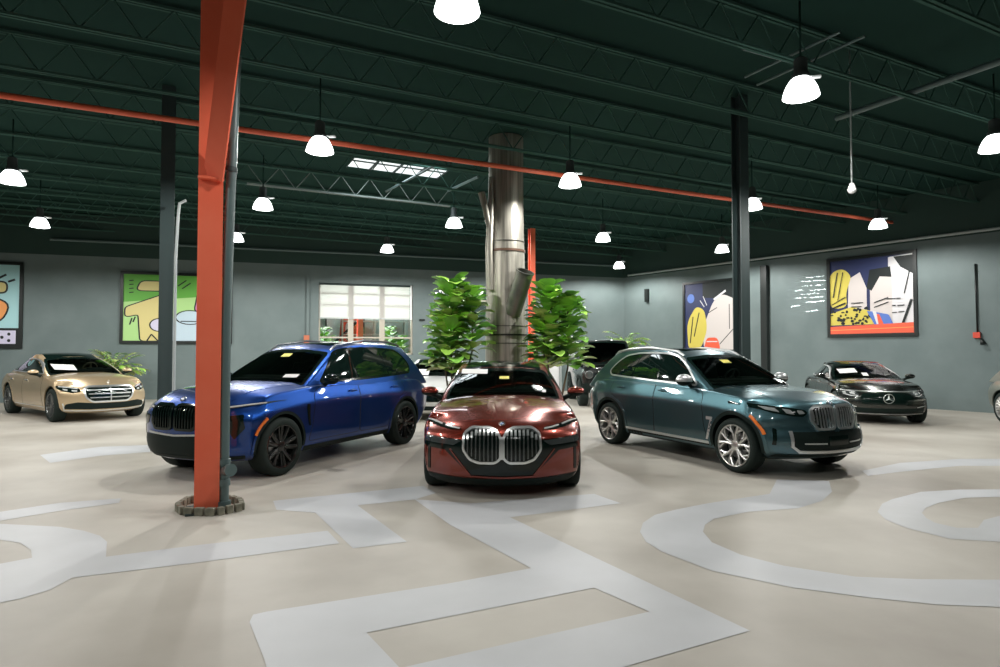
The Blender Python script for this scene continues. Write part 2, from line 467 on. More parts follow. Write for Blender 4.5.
def both(c, name, poly, view, surf, off, th, m, parent=None, res=.05, kids=None):
    """left and right copy of one panel as two parts; outline given for the left (y > 0) side"""
    out = []
    for s in (1, -1):
        if view in 'FB': pl = [(poly, [])] if s > 0 else [(mir(poly), [])]; vw = view
        elif view == 'T': pl = [([(x, y*s) for x, y in poly], [])]; vw = view
        else: pl = [(poly, [])]; vw = 'L' if s > 0 else 'R'
        out.append(patch(name, pl, vw, surf, off, th, m, parent or c['root'], res))
    return out
def side_windows(c, dlo, pillars, trim, trimw=.022, tm=None):
    """glazed side area: black surround, glass panes between pillars, bright or black moulding"""
    for vw in 'LR':
        base = patch('side_window', [(dlo, [])], vw, c['gs'], .002, .004, M['gloss'], c['root'], .06)
        cuts = pillars
        xs = sorted([p[0] for p in dlo]); x0, x1 = xs[0]-.1, xs[-1]+.1
        inner = offset(dlo, -.022); bounds = [(x1, x1)] + cuts + [(x0, x0)]
        for (ta, ba), (tb, bb) in zip(bounds, bounds[1:]):   # each cut: x at z top, x at z bottom
            zt_, zb_ = max(p[1] for p in dlo)+.05, min(p[1] for p in dlo)-.05
            half = [(tb+.02, zt_), (bb+.02, zb_), (ba-.02, zb_), (ta-.02, zt_)]
            pg = clip(inner, half)
            if len(pg) > 2: patch('window_pane', [(pg, [])], vw, c['gs'], .004, .004, M['sideglass'], base, .06)
        patch('window_moulding', [ring2(dlo, -.004, trimw)], vw, c['al'], .006, .012, tm or trim, base, .05)
def clip(poly, conv):
    """Sutherland-Hodgman; conv is any convex quad"""
    if area2(conv) < 0: conv = conv[::-1]
    out = list(poly)
    for i in range(len(conv)):
        a, b = V(conv[i]), V(conv[(i+1) % len(conv)]); e = b-a; ins = lambda p: e.x*(p[1]-a.y)-e.y*(p[0]-a.x) >= 0
        src, out = out, []
        for j in range(len(src)):
            p, q = src[j-1], src[j]
            if ins(p) != ins(q):
                d1 = e.x*(p[1]-a.y)-e.y*(p[0]-a.x); d2 = e.x*(q[1]-a.y)-e.y*(q[0]-a.x); t = d1/(d1-d2)
                out.append((p[0]+(q[0]-p[0])*t, p[1]+(q[1]-p[1])*t))
            if ins(q): out.append(q)
        if not out: return []
    return out
def handle(c, x, z, m, par, vw):
    s = 1 if vw == 'L' else -1; p, n = c['al'].hit(vw, x, z)
    bm = bmesh.new(); box(bm, p+n*.016, (.21, .018, .026), bev=.008); box(bm, p+n*.003, (.10, .012, .05), mi=1, bev=.004)
    obj('door_handle', bm, [m, M['plastic']], par, smooth=40)
def doors(c, doors_, hz, hm=None, m=None):
    for vw in 'LR':
        for nm, poly, hx in doors_:
            d = patch(nm, [(poly, [])], vw, c['hs'], .003, .004, m or c['P'], c['root'], .06)
            patch('panel_gap', [ring2(poly, -.001, .009)], vw, c['hs'], .0015, .002, M['gap'], d, .05)
            if hx is not None: handle(c, hx, hz, hm or c['P'], d, vw)
def mirrors(c, x, y, z, s=(.095, .12, .075), capm=None, lowm=None):
    for sd in (1, -1):
        bm = bmesh.new()
        vs = ball(bm, (0, 0, 0), s, 20, 14)
        for v in vs:
            if v.co.x < -.035: v.co.x = -.035+(v.co.x+.035)*.15
            v.co.y *= 1+.12*(v.co.z/s[2])*0
        for f in bm.faces: f.material_index = 1 if f.calc_center_median().z < -.3*s[2] else 0
        r0 = [(x-.03, sd*(y-.17), z-.10), (x, sd*(y-.08), z-.055), (x, sd*y, z-.03)]
        bmesh.ops.translate(bm, verts=bm.verts, vec=(x, sd*y, z))
        o = obj('door_mirror', bm, [capm or c['P'], lowm or M['plastic']], c['root'], smooth=40)
        bm = bmesh.new(); tube(bm, r0, [.035, .03, .035], 10); obj('mirror_arm', bm, lowm or M['plastic'], o, smooth=40)
def arches(c, m, w0=-.004, w1=.055, off=.012, a0=-8, a1=188):
    S = c['S']
    for vw in 'LR':
        for x in (0, -S['wb']):
            r = S['R']+S.get('gapw', .05)
            p = arc(x, S['R']+.012, r+w0, a0, a1, 36) + arc(x, S['R']+.012, r+w1, a1, a0, 36)
            patch('wheel_arch', [(p, [])], vw, c['hs'], off, off+.02, m, c['root'], .05)
def roundel(c, view, a, b, r, off=.012, par=None):
    p, n = c['hs'].hit(view, a, b); q = n.to_track_quat('Z', 'Y').to_matrix().to_4x4(); bm = bmesh.new()
    lathe(bm, [(r, 0), (r, .004), (r*.93, .007), (r*.90, .005)], 28, mi=3); lathe(bm, [(r*.91, .004), (r*.6, .005), ], 28, mi=0)
    ct = bm.verts.new((0, 0, .006)); n_ = 28; rg = [bm.verts.new((r*.6*cos(2*pi*k/n_), r*.6*sin(2*pi*k/n_), .0055)) for k in range(n_)]
    for k in range(n_): bm.faces.new((ct, rg[k], rg[(k+1) % n_])).material_index = 1 if (k//7) % 2 else 2
    bm.transform(Matrix.Translation(p+n*off) @ q)
    return obj('badge', bm, [M['gloss'], M['bwhite'], M['bblue'], M['chrome']], par or c['root'], smooth=40)
def star(bm, p, r, yaw=0):
    """three-pointed star in a ring, facing +x"""
    b0 = len(bm.verts)
    lathe(bm, [(r+.07*r*cos(2*pi*k/8), .07*r*sin(2*pi*k/8)) for k in range(8)], 32, 'Z', close=True)
    c0 = bm.verts.new((0, 0, .18*r))
    for k in range(3):
        a = pi/2+2*pi*k/3
        t = bm.verts.new((r*.98*cos(a), r*.98*sin(a), 0)); l = bm.verts.new((.19*r*cos(a-pi/3), .19*r*sin(a-pi/3), 0)); q = bm.verts.new((.19*r*cos(a+pi/3), .19*r*sin(a+pi/3), 0))
        bm.faces.new((c0, l, t)); bm.faces.new((c0, t, q))
    bm.verts.ensure_lookup_table()
    for v in bm.verts[b0:]: v.co = V((v.co.z, v.co.x, v.co.y)) + V(p)
# ---------------------------------------------------------------- the cars
SEC_SUV = [(0, .89), (.06, .925), (.16, .962), (.3, .974), (.56, .984), (.66, .994), (.735, 1.004), (.78, .996), (.86, .970), (1, .922)]
SEC_SED = [(0, .88), (.06, .925), (.16, .97), (.3, .985), (.56, 1.0), (.66, 1.002), (.74, .995), (.80, .985), (.88, .965), (1, .91)]
def rails(c, pts_sr, m, r=.018, lift=.045, label=None):
    for sd in (1, -1):
        pts = []
        for (x, y, z) in pts_sr: pts.append(c['gs'].hit('T', x, y*sd)[0]+V((0, 0, z)))
        bm = bmesh.new(); tube(bm, pts, r, 8); o = obj('roof_rail', bm, m, c['root'], smooth=40)
def notice(c, y, z, w, h, m, tilt=0, name='windscreen_notice', off=.006):
    pts = [(-w/2, -h/2), (w/2, -h/2), (w/2, h/2), (-w/2, h/2)]; ct, sn = cos(tilt), sin(tilt)
    patch(name, [([(y+a*ct-b*sn, z+a*sn+b*ct) for a, b in pts], [])], 'F', c['gs'], off, .003, m, c['root'], .05)
def suv_side(c, zb0, zb1, ztop, xr0, xr1, doorsx, r_arch, sill):
    GP = c['GP']; return None

# teal SUV
def teal_suv():
    P = paint('teal_metallic_paint', (.066, .138, .160), .9, .39)
    S = dict(name='suv', label='teal metallic SUV with silver roof rails and bright silver wheels', cat='car', loc=(4.13, 9.08), heading=-65, paint=P,
        xf=.88, xr=-4.06, wb=2.975, R=.376, Rr=.292, tw=.26, track=.985, gapw=.06, wheel='y5', rim=M['rim'],
        ztop=[(-4.06, 1.06), (-3.8, 1.15), (-3.0, 1.20), (-.9, 1.18), (-.35, 1.16), (.2, 1.125), (.6, 1.07), (.8, 1.03), (.88, 1.0)],
        zsh=[(-4.06, 1.04), (-3.2, 1.165), (-1, 1.13), (-.3, 1.085), (.3, 1.02), (.7, .965), (.88, .93)],
        W=[(-4.06, .89), (-3.6, .975), (-3, .995), (-1.5, .975), (0, .995), (.45, .985), (.88, .94)],
        zb=[(-4.06, .44), (-3.55, .27), (-3, .24), (0, .24), (.5, .23), (.88, .25)], sec=SEC_SUV,
        front=[(0, -.16), (.08, -.05), (.2, 0), (.40, 0), (.54, -.05), (.80, -.075), (.9, -.09), (1, -.15)], planf=(.40, 3.2), planb=(.30, 3.5),
        back=[(0, -.15), (.2, -.02), (.5, 0), (.8, -.03), (1, -.08)], ridge=.022, ridge_t=.62, cowl_r=.19, roofz=1.73,
        gh=dict(z0=1.0, xcb=-.24, xct=-1.30, xrb=-3.98, xrt=-3.38, zr=[(0, 1.64), (.2, 1.69), (.6, 1.71), (.85, 1.685), (1, 1.62)], crown=.04,
            Wb=[(0, .86), (.3, .925), (.7, .93), (1, .885)], Wt=[(0, .60), (.4, .645), (.8, .665), (1, .655)], bf=.15, bb=.14), seat=M['leather_dark'])
    c = car(S); GP, hs, root = c['GP'], c['hs'], c['root']
    zt_ = 1.585
    dlo = fillet([(-.84, 1.175), (-1.10, 1.40), (-1.42, 1.60), (-1.75, 1.645), (-2.4, 1.645), (-2.80, 1.60), (-3.02, 1.47), (-3.16, 1.33), (-3.08, 1.262), (-2.7, 1.245), (-1.75, 1.205)], [.04, .3, .2, .2, .3, .3, .15, .08, .07, .2, .3])
    side_windows(c, dlo, [(-1.74, -1.75), (-2.34, -2.47)], M['alu'], .024)
    fd = fillet([(-.52, .36), (-.60, .62), (-.62, 1.04), (-.74, 1.125), (-1.72, 1.15), (-1.74, .36)], .06)
    rd = fillet([(-1.76, .36), (-1.74, 1.15), (-2.86, 1.185), (-2.94, .97), (-2.76, .88), (-2.52, .62), (-2.46, .36)], .06)
    doors(c, [('front_door', fd, -1.53), ('rear_door', rd, -2.62)], 1.045)
    arches(c, P, .03, .075, .012); arches(c, M['plastic'], -.02, .034, .008)
    for vw in 'LR':
        patch('side_sill', [([(-.46, .25), (-.46, .345), (-2.50, .345), (-2.50, .25)], [])], vw, hs, .006, .02, M['plastic'], root, .08)
        patch('sill_strip', [stroke([(-.50, .355), (-1.5, .352), (-2.50, .36)], .034)], vw, hs, .018, .02, M['alu'], root, .06, )
        patch('fender_vent', [([(-.55, .40), (-.505, .40), (-.40, .67), (-.40, .735), (-.52, .735), (-.52, .69), (-.445, .69), (-.455, .655)], [])], vw, hs, .012, .014, M['alu'], root, .03)
        ra = S['R']+.115
        patch('side_marker', [(arc(0, .388, ra, 22, 57)+arc(0, .388, ra+.035, 57, 22), [])], vw, hs, .024, .02, M['amber'], root, .03)
        patch('tail_lamp', [(fillet([(-3.68, .93), (-3.98, .90), (-4.1, .96), (-4.1, 1.07), (-3.9, 1.07)], .03), [])], vw, hs, .005, .01, M['redlens'], root, .04)
    patch('bonnet', [(fillet([(-.52, .72), (.62, .64), (.80, .42), (.86, 0), (.80, -.42), (.62, -.64), (-.52, -.72)], .08), [])], 'T', hs, .003, .004, P, root, .08)
    # front: kidney grille
    k = fillet([(.025, .92), (.06, .945), (.33, .945), (.405, .90), (.415, .78), (.33, .645), (.06, .645), (.025, .68)], .025)
    gr = patch('grille', [(k, []), (mir(k), [])], 'F', hs, .006, .01, M['gloss'], root, .04)
    patch('grille_frame', [ring2(k, -.020, .010), ring2(mir(k), -.020, .010)], 'F', hs, .030, .035, M['chrome'], gr, .03)
    sl = []
    for i in range(7):
        y = .068+i*.050; z1 = .93 if i < 5 else .93-(i-4)*.018; z0 = .66 if i < 5 else .66+(i-4)*.05
        sl += [stroke([(y, z0), (y+.004, z1)], .015), stroke([(-y, z0), (-y-.004, z1)], .015)]
    patch('grille_slats', sl, 'F', hs, .024, .014, M['chrome'], gr, .05)
    roundel(c, 'F', 0, .985, .04, .008)
    # lamps
    hl = fillet([(.455, .905), (.435, .865), (.50, .82), (.62, .825), (.80, .86), (.97, .955), (.965, .985), (.80, .958), (.62, .932)], .02)
    for o, s in zip(both(c, 'headlamp', hl, 'F', hs, .006, .012, M['gloss'], res=.03), (1, -1)):
        for q in ([(.60, .845), (.63, .905), (.70, .918), (.68, .86)], [(.475, .86), (.50, .895), (.56, .90), (.55, .85)], [(.74, .872), (.76, .925), (.86, .942), (.84, .90)]):
            q = fillet(q, .008); patch('lamp_lens', [(q if s > 0 else mir(q), [])], 'F', hs, .012, .01, M['lampsoft'], o, .02)
    # lower front
    intake = fillet([(-.66, .625), (.66, .625), (.65, .42), (.56, .375), (-.56, .375), (-.65, .42)], .03)
    it = patch('front_intake', [(intake, [])], 'F', hs, .004, .01, M['plastic'], root, .06)
    patch('intake_bar', [stroke([(-.54, .475), (-.22, .468)], .016), stroke([(.54, .475), (.22, .468)], .016)], 'F', hs, .012, .012, M['alu'], it, .04)
    patch('plate_holder', [(fillet([(-.18, .44), (.18, .44), (.18, .56), (-.18, .56)], .01), [])], 'F', hs, .012, .01, M['gloss'], it, .05)
    patch('bumper_trim', [stroke([(-.675, .635), (-.675, .44), (-.59, .372), (0, .362), (.59, .372), (.675, .44), (.675, .635)], .034)], 'F', hs, .022, .03, M['alu'], root, .04)
    both(c, 'bumper_vent', fillet([(.80, .66), (.835, .67), (.86, .45), (.825, .45)], .008), 'F', hs, .004, .01, M['gloss'], res=.03)
    both(c, 'bumper_blade', fillet([(.71, .66), (.79, .66), (.81, .43), (.72, .39)], .01), 'F', hs, .018, .025, P, res=.03)
    patch('lower_lip', [([(-.80, .33), (.80, .33), (.84, .24), (-.84, .24)], [])], 'F', hs, .008, .02, M['plastic'], root, .06)
    mirrors(c, -.93, 1.03, 1.245, (.11, .135, .092), M['alu'])
    rails(c, [(-1.40, .60, -.01), (-1.55, .60, .022), (-2.2, .61, .026), (-2.9, .59, .024), (-3.2, .575, .018), (-3.34, .565, -.01)], M['alu'], .024)
    patch('roof_glass', [(fillet([(-1.55, .46), (-1.55, -.46), (-2.9, -.46), (-2.9, .46)], .05), [])], 'T', c['gs'], .003, .004, M['gloss'], root, .1)
    notice(c, -.06, 1.52, .17, .05, M['yellow'], 0, 'windscreen_sticker')
    return c
# blue SUV
def blue_suv():
    P = paint('deep_blue_metallic_paint', (.006, .050, .25), .88, .37)
    S = dict(name='suv', label='deep blue three-row SUV with black wheels beside the orange steel column', cat='car', loc=(-3.84, 8.85), heading=-113.5, paint=P,
        xf=.90, xr=-4.28, wb=3.105, R=.396, Rr=.292, tw=.29, track=.985, wheel='twin', rim=M['rimblack'],
        ztop=[(-4.28, 1.08), (-4.0, 1.16), (-3.0, 1.19), (-.9, 1.245), (-.4, 1.235), (.2, 1.21), (.6, 1.16), (.82, 1.10), (.90, 1.05)],
        zsh=[(-4.28, 1.05), (-3.4, 1.175), (-1, 1.19), (-.3, 1.145), (.3, 1.085), (.7, 1.03), (.90, .975)],
        W=[(-4.28, .90), (-3.8, .98), (-3.1, .998), (-1.5, .98), (0, .998), (.45, .99), (.90, .95)],
        zb=[(-4.28, .46), (-3.75, .29), (-3.1, .25), (0, .25), (.5, .24), (.90, .26)], sec=SEC_SUV,
        front=[(0, -.16), (.08, -.05), (.2, -.01), (.5, 0), (.80, -.005), (.9, -.04), (1, -.13)], planf=(.36, 3.4), planb=(.28, 3.6),
        back=[(0, -.15), (.2, -.02), (.5, 0), (.8, -.03), (1, -.07)], ridge=.02, ridge_t=.62, cowl_r=.185, roofz=1.80,
        gh=dict(z0=1.06, xcb=-.26, xct=-1.32, xrb=-4.18, xrt=-3.62, zr=[(0, 1.745), (.2, 1.795), (.6, 1.805), (.85, 1.775), (1, 1.705)], crown=.045,
            Wb=[(0, .87), (.3, .935), (.7, .94), (1, .89)], Wt=[(0, .62), (.4, .665), (.8, .68), (1, .665)], bf=.15, bb=.12), seat=M['leather_dark'])
    c = car(S); hs, root = c['hs'], c['root']
    dlo = fillet([(-.88, 1.225), (-1.14, 1.46), (-1.42, 1.68), (-1.75, 1.725), (-2.5, 1.735), (-3.12, 1.70), (-3.34, 1.59), (-3.46, 1.42), (-3.40, 1.30), (-3.1, 1.28), (-2.1, 1.245)], [.04, .3, .2, .2, .3, .2, .12, .08, .06, .2, .3])
    side_windows(c, dlo, [(-1.70, -1.76), (-2.54, -2.70)], M['gloss'], .02)
    fd = fillet([(-.54, .40), (-.62, .64), (-.64, 1.06), (-.76, 1.145), (-1.72, 1.165), (-1.75, .40)], .06)
    rd = fillet([(-1.77, .40), (-1.74, 1.165), (-2.98, 1.20), (-3.06, 1.0), (-2.9, .90), (-2.62, .62), (-2.55, .40)], .06)
    doors(c, [('front_door', fd, -1.56), ('rear_door', rd, -2.74)], 1.06)
    arches(c, P, .02, .055, .010); arches(c, M['plastic'], -.02, .024, .007)
    for vw in 'LR':
        patch('side_sill', [([(-.47, .26), (-.47, .33), (-2.62, .33), (-2.62, .26)], [])], vw, hs, .006, .02, M['plastic'], root, .08)
        patch('fender_vent', [(fillet([(-.56, .62), (-.53, .62), (-.46, .87), (-.46, .93), (-.52, .93)], .01), [])], vw, hs, .008, .012, M['gloss'], root, .03)
        ra = S['R']+.082
        patch('side_marker', [(arc(0, .408, ra, 22, 53)+arc(0, .408, ra+.032, 53, 22), [])], vw, hs, .022, .02, M['amber'], root, .03)
        patch('tail_lamp', [(fillet([(-3.9, .98), (-4.2, .95), (-4.33, 1.0), (-4.33, 1.12), (-4.1, 1.12)], .03), [])], vw, hs, .005, .01, M['redlens'], root, .04)
    patch('bonnet', [(fillet([(-.55, .73), (.62, .66), (.82, .44), (.88, 0), (.82, -.44), (.62, -.66), (-.55, -.73)], .08), [])], 'T', hs, .003, .004, P, root, .08)
    k = fillet([(.03, .96), (.07, .985), (.34, .98), (.40, .92), (.41, .77), (.33, .675), (.07, .675), (.03, .70)], .025)
    gr = patch('grille', [(k, []), (mir(k), [])], 'F', hs, .006, .01, M['plastic'], root, .04)
    patch('grille_frame', [ring2(k, -.022, .012), ring2(mir(k), -.022, .012)], 'F', hs, .030, .035, M['gloss'], gr, .03)
    sl = []
    for i in range(7): y = .075+i*.048; sl += [stroke([(y, .70), (y+.004, .96)], .014), stroke([(-y, .70), (-y-.004, .96)], .014)]
    patch('grille_slats', sl, 'F', hs, .026, .02, M['gloss'], gr, .05)
    roundel(c, 'F', 0, 1.055, .041, .008)
    for o, s in zip(both(c, 'headlamp', fillet([(.44, .935), (.47, .965), (.75, .985), (.965, 1.02), (.95, .99), (.72, .945), (.5, .925)], .01), 'F', hs, .006, .012, M['lampgrey'], res=.03), (1, -1)):
        q = stroke([(.47, .945), (.70, .962), (.94, 1.0)], .016); q = q if s > 0 else (mir(q[0]), [])
        patch('lamp_lens', [q], 'F', hs, .012, .01, M['lampwhite'], o, .02)
    for o in both(c, 'lower_headlamp', fillet([(.50, .85), (.88, .87), (.90, .70), (.80, .56), (.74, .70), (.55, .74)], .02), 'F', hs, .005, .012, M['gloss'], res=.03): pass
    patch('front_intake', [(fillet([(-.64, .60), (.64, .60), (.74, .50), (.72, .30), (-.72, .30), (-.74, .50)], .03), [])], 'F', hs, .004, .01, M['plastic'], root, .06)
    patch('bumper_trim', [stroke([(-.50, .625), (0, .60), (.50, .625)], .022)], 'F', hs, .014, .02, M['alu'], root, .04)
    patch('lower_lip', [([(-.86, .345), (.86, .345), (.88, .24), (-.88, .24)], [])], 'F', hs, .008, .02, M['plastic'], root, .06)
    mirrors(c, -.92, 1.05, 1.27, (.095, .12, .08), M['gloss'])
    rails(c, [(-1.42, .61, -.01), (-1.56, .61, .045), (-2.3, .62, .06), (-3.1, .61, .05), (-3.4, .59, .03), (-3.55, .58, -.01)], M['rimgrey'], .018)
    patch('roof_glass', [(fillet([(-1.58, .47), (-1.58, -.47), (-2.3, -.47), (-2.3, .47)], .05), [])], 'T', c['gs'], .003, .004, M['gloss'], root, .1)
    notice(c, .02, 1.62, .17, .05, M['yellow'], 0, 'windscreen_sticker')
    notice(c, .50, 1.315, .22, .045, M['paper'], 0, 'windscreen_notice')
    return c
SED = dict(sec=SEC_SED, front=[(0, -.20), (.08, -.07), (.2, -.015), (.5, 0), (.74, -.01), (.88, -.06), (1, -.18)], planf=(.42, 2.8), planb=(.32, 3.2), back=[(0, -.15), (.2, -.02), (.5, 0), (.8, -.03), (1, -.08)])
# red saloon
def red_sedan():
    P = paint('copper_red_metallic_paint', (.20, .022, .009), .6, .26)
    S = dict(SED, name='sedan', label='copper red sedan with large upright twin grilles, facing the camera', cat='car', loc=(.03, 7.93), heading=-90.6, paint=P,
        xf=.87, xr=-4.45, wb=3.215, R=.365, Rr=.27, tw=.27, track=.955, wheel='multi', rim=M['rimgrey'],
        ztop=[(-4.45, .98), (-3.9, 1.07), (-3.0, 1.06), (-.9, 1.085), (-.6, 1.08), (0, 1.02), (.5, .935), (.78, .88), (.87, .85)],
        zsh=[(-4.45, .95), (-3.4, 1.02), (-1, 1.0), (-.3, .975), (.3, .92), (.7, .865), (.87, .83)],
        W=[(-4.45, .88), (-3.8, .95), (-3.2, .972), (-1.5, .955), (0, .972), (.45, .965), (.87, .93)],
        zb=[(-4.45, .32), (-3.75, .22), (-3.1, .19), (0, .17), (.5, .13), (.87, .12)], ridge=.02, ridge_t=.55, cowl_r=.12, roofz=1.53,
        gh=dict(z0=.96, xcb=-.42, xct=-1.62, xrb=-4.0, xrt=-3.05, zr=[(0, 1.40), (.2, 1.455), (.55, 1.49), (.85, 1.465), (1, 1.415)], crown=.04,
            Wb=[(0, .80), (.3, .88), (.7, .90), (1, .86)], Wt=[(0, .52), (.4, .62), (.8, .66), (1, .665)], bf=.18, bb=.2), seat=M['leather_grey'])
    c = car(S); hs, root = c['hs'], c['root']
    dlo = fillet([(-.92, 1.05), (-1.3, 1.24), (-1.75, 1.385), (-2.5, 1.40), (-3.1, 1.33), (-3.6, 1.16), (-3.5, 1.10), (-2.0, 1.07)], [.04, .2, .2, .3, .2, .06, .06, .3])
    side_windows(c, dlo, [(-2.12, -2.08)], M['gloss'], .02)
    fd = fillet([(-.56, .30), (-.64, .56), (-.68, .93), (-.82, .985), (-2.02, 1.0), (-2.04, .30)], .06)
    rd = fillet([(-2.06, .30), (-2.04, 1.0), (-3.15, 1.02), (-3.2, .84), (-3.0, .80), (-2.72, .52), (-2.66, .30)], .06)
    doors(c, [('front_door', fd, -1.78), ('rear_door', rd, -2.92)], .88)
    arches(c, P, -.004, .03, .006)
    patch('bonnet', [(fillet([(-.62, .70), (.50, .66), (.74, .46), (.80, 0), (.74, -.46), (.50, -.66), (-.62, -.70)], .08), [])], 'T', hs, .003, .004, P, root, .08)
    patch('roof_panel', [(fillet([(-1.66, .58), (-1.60, 0), (-1.66, -.58), (-3.05, -.52), (-3.05, .52)], .04), [])], 'T', c['gs'], .004, .005, M['gloss'], root, .08)
    # black face with twin grille
    face = fillet([(-.93, .69), (-.40, .67), (.40, .67), (.93, .69), (.95, .56), (.66, .545), (.36, .275), (.28, .255), (-.28, .255), (-.36, .275), (-.66, .545), (-.95, .56)], .02)
    patch('front_mask', [(face, [])], 'F', hs, .004, .01, M['gloss'], root, .05)
    k = fillet([(.018, .70), (.06, .76), (.13, .79), (.34, .79), (.425, .73), (.435, .56), (.36, .455), (.26, .42), (.08, .42), (.018, .465)], .03)
    gr = patch('grille', [(k, []), (mir(k), [])], 'F', hs, .010, .012, M['gloss'], root, .04)
    patch('grille_frame', [ring2(k, -.013, .012), ring2(mir(k), -.013, .012), ([(-.02, .46), (.02, .46), (.02, .70), (-.02, .70)], [])], 'F', hs, .032, .035, M['chrome'], gr, .03)
    sl = []
    for i in range(8):
        y = .062+i*.046; z1 = .778-(0 if i < 6 else (i-5)*.022); z0 = .435+(0 if i < 5 else (i-4)*.028)
        sl += [stroke([(y, z0), (y, z1)], .014), stroke([(-y, z0), (-y, z1)], .014)]
    patch('grille_slats', sl, 'F', hs, .028, .02, M['rimgrey'], gr, .05)
    sb = []
    for i in range(8): y = .062+i*.046; z1 = .768-(0 if i < 6 else (i-5)*.022); sb += [stroke([(y, z1-.055), (y, z1)], .024), stroke([(-y, z1-.055), (-y, z1)], .024)]
    patch('grille_slat_tips', sb, 'F', hs, .031, .02, M['chrome'], gr, .03)
    roundel(c, 'F', 0, .838, .038, .006)
    for o, s in zip(both(c, 'headlamp', fillet([(.46, .775), (.50, .80), (.72, .83), (.92, .855), (.93, .83), (.75, .79), (.6, .77)], .01), 'F', hs, .005, .01, M['gloss'], res=.03), (1, -1)):
        for q in (stroke([(.49, .784), (.58, .793), (.67, .808)], .014), stroke([(.71, .815), (.80, .832), (.91, .845)], .014)):
            q = q if s > 0 else (mir(q[0]), []); patch('lamp_lens', [q], 'F', hs, .010, .01, M['lampwhite'], o, .02)
    both(c, 'lower_headlamp', fillet([(.47, .66), (.90, .685), (.92, .62), (.55, .605)], .015), 'F', hs, .008, .01, M['lampgrey'], res=.03)
    both(c, 'corner_duct', stroke([(.86, .56), (.865, .30)], .03)[0], 'F', hs, .006, .01, M['gloss'], res=.03)
    for s in (1, -1):
        q = stroke([(.60*s, .56), (.36*s, .275)], .014); patch('bumper_trim', [q], 'F', hs, .012, .016, P, root, .03)
    patch('bumper_edge', [stroke([(-.37, .262), (0, .25), (.37, .262)], .02)], 'F', hs, .014, .02, P, root, .03)
    patch('lower_lip', [([(-.94, .25), (-.36, .235), (.36, .235), (.94, .25), (.94, .135), (-.94, .135)], [])], 'F', hs, .008, .02, M['plastic'], root, .05)
    mirrors(c, -.95, 1.04, 1.115, (.09, .125, .068))
    notice(c, -.43, 1.375, .40, .062, M['paper']); notice(c, .02, 1.295, .14, .035, M['yellow'], 0, 'windscreen_sticker'); notice(c, .58, 1.12, .06, .03, M['paper'], 0, 'registration_sticker')
    return c
def sedan_base(c, belt=.0, trim=None, roofm=None, dlo=None):
    hs, root = c['hs'], c['root']; P = c['P']; S = c['S']; L = S['wb']-3.2; z = S.get('dz_', 0)
    dlo = dlo or fillet([(-.90, 1.03+z), (-1.3, 1.21+z), (-1.78, 1.345+z), (-2.5, 1.36+z), (-3.1-L*.5, 1.28+z), (-3.65-L, 1.10+z), (-3.5, 1.07+z), (-2.0, 1.05+z)], [.04, .2, .2, .3, .2, .06, .06, .3])
    side_windows(c, dlo, [(-2.12-L/2, -2.08-L/2)], trim or M['chrome'], .018)
    w = S['wb']
    fd = fillet([(-.54, .30), (-.62, .56), (-.66, .90+z), (-.82, .965+z), (-2.02-L/2, .985+z), (-2.04-L/2, .30)], .06)
    rd = fillet([(-2.06-L/2, .30), (-2.04-L/2, .985+z), (-w+.02, 1.0+z), (-w+.0, .84), (-w+.22, .80), (-w+.5, .52), (-w+.56, .30)], .06)
    doors(c, [('front_door', fd, -1.78-L/2), ('rear_door', rd, -w+.3)], .865+z, trim or M['chrome'])
    arches(c, P, -.004, .03, .006)
    patch('bonnet', [(fillet([(-.62, .68), (.48, .62), (.70, .44), (.76, 0), (.70, -.44), (.48, -.62), (-.62, -.68)], .08), [])], 'T', hs, .003, .004, P, root, .1)
    if roofm: patch('roof_panel', [(fillet([(-1.64, .56), (-1.58, 0), (-1.64, -.56), (-3.0, -.50), (-3.0, .50)], .04), [])], 'T', c['gs'], .004, .005, roofm, root, .1)
    mirrors(c, -.93, 1.02, 1.06+z, (.085, .115, .062))
def sed_spec(**k):
    d = dict(SED, cat='car', xf=.84, xr=-4.42, wb=3.216, R=.36, Rr=.262, tw=.26, track=.945, wheel='multi', rim=M['rim'],
        ztop=[(-4.42, .93), (-3.9, 1.03), (-3.0, 1.03), (-.9, 1.05), (-.6, 1.04), (0, .985), (.45, .91), (.74, .84), (.84, .81)],
        zsh=[(-4.42, .90), (-3.4, .99), (-1, .975), (-.3, .945), (.3, .88), (.65, .82), (.84, .77)],
        W=[(-4.42, .86), (-3.8, .935), (-3.2, .955), (-1.5, .94), (0, .955), (.4, .945), (.84, .90)],
        zb=[(-4.42, .32), (-3.75, .22), (-3.1, .19), (0, .18), (.5, .18), (.84, .19)], ridge=.012, ridge_t=.5, cowl_r=.17, roofz=1.49,
        gh=dict(z0=.93, xcb=-.40, xct=-1.62, xrb=-4.1, xrt=-2.95, zr=[(0, 1.36), (.2, 1.42), (.55, 1.46), (.85, 1.43), (1, 1.38)], crown=.04,
            Wb=[(0, .78), (.3, .87), (.7, .88), (1, .84)], Wt=[(0, .52), (.4, .60), (.8, .64), (1, .63)], bf=.20, bb=.2))
    d.update(k); return d
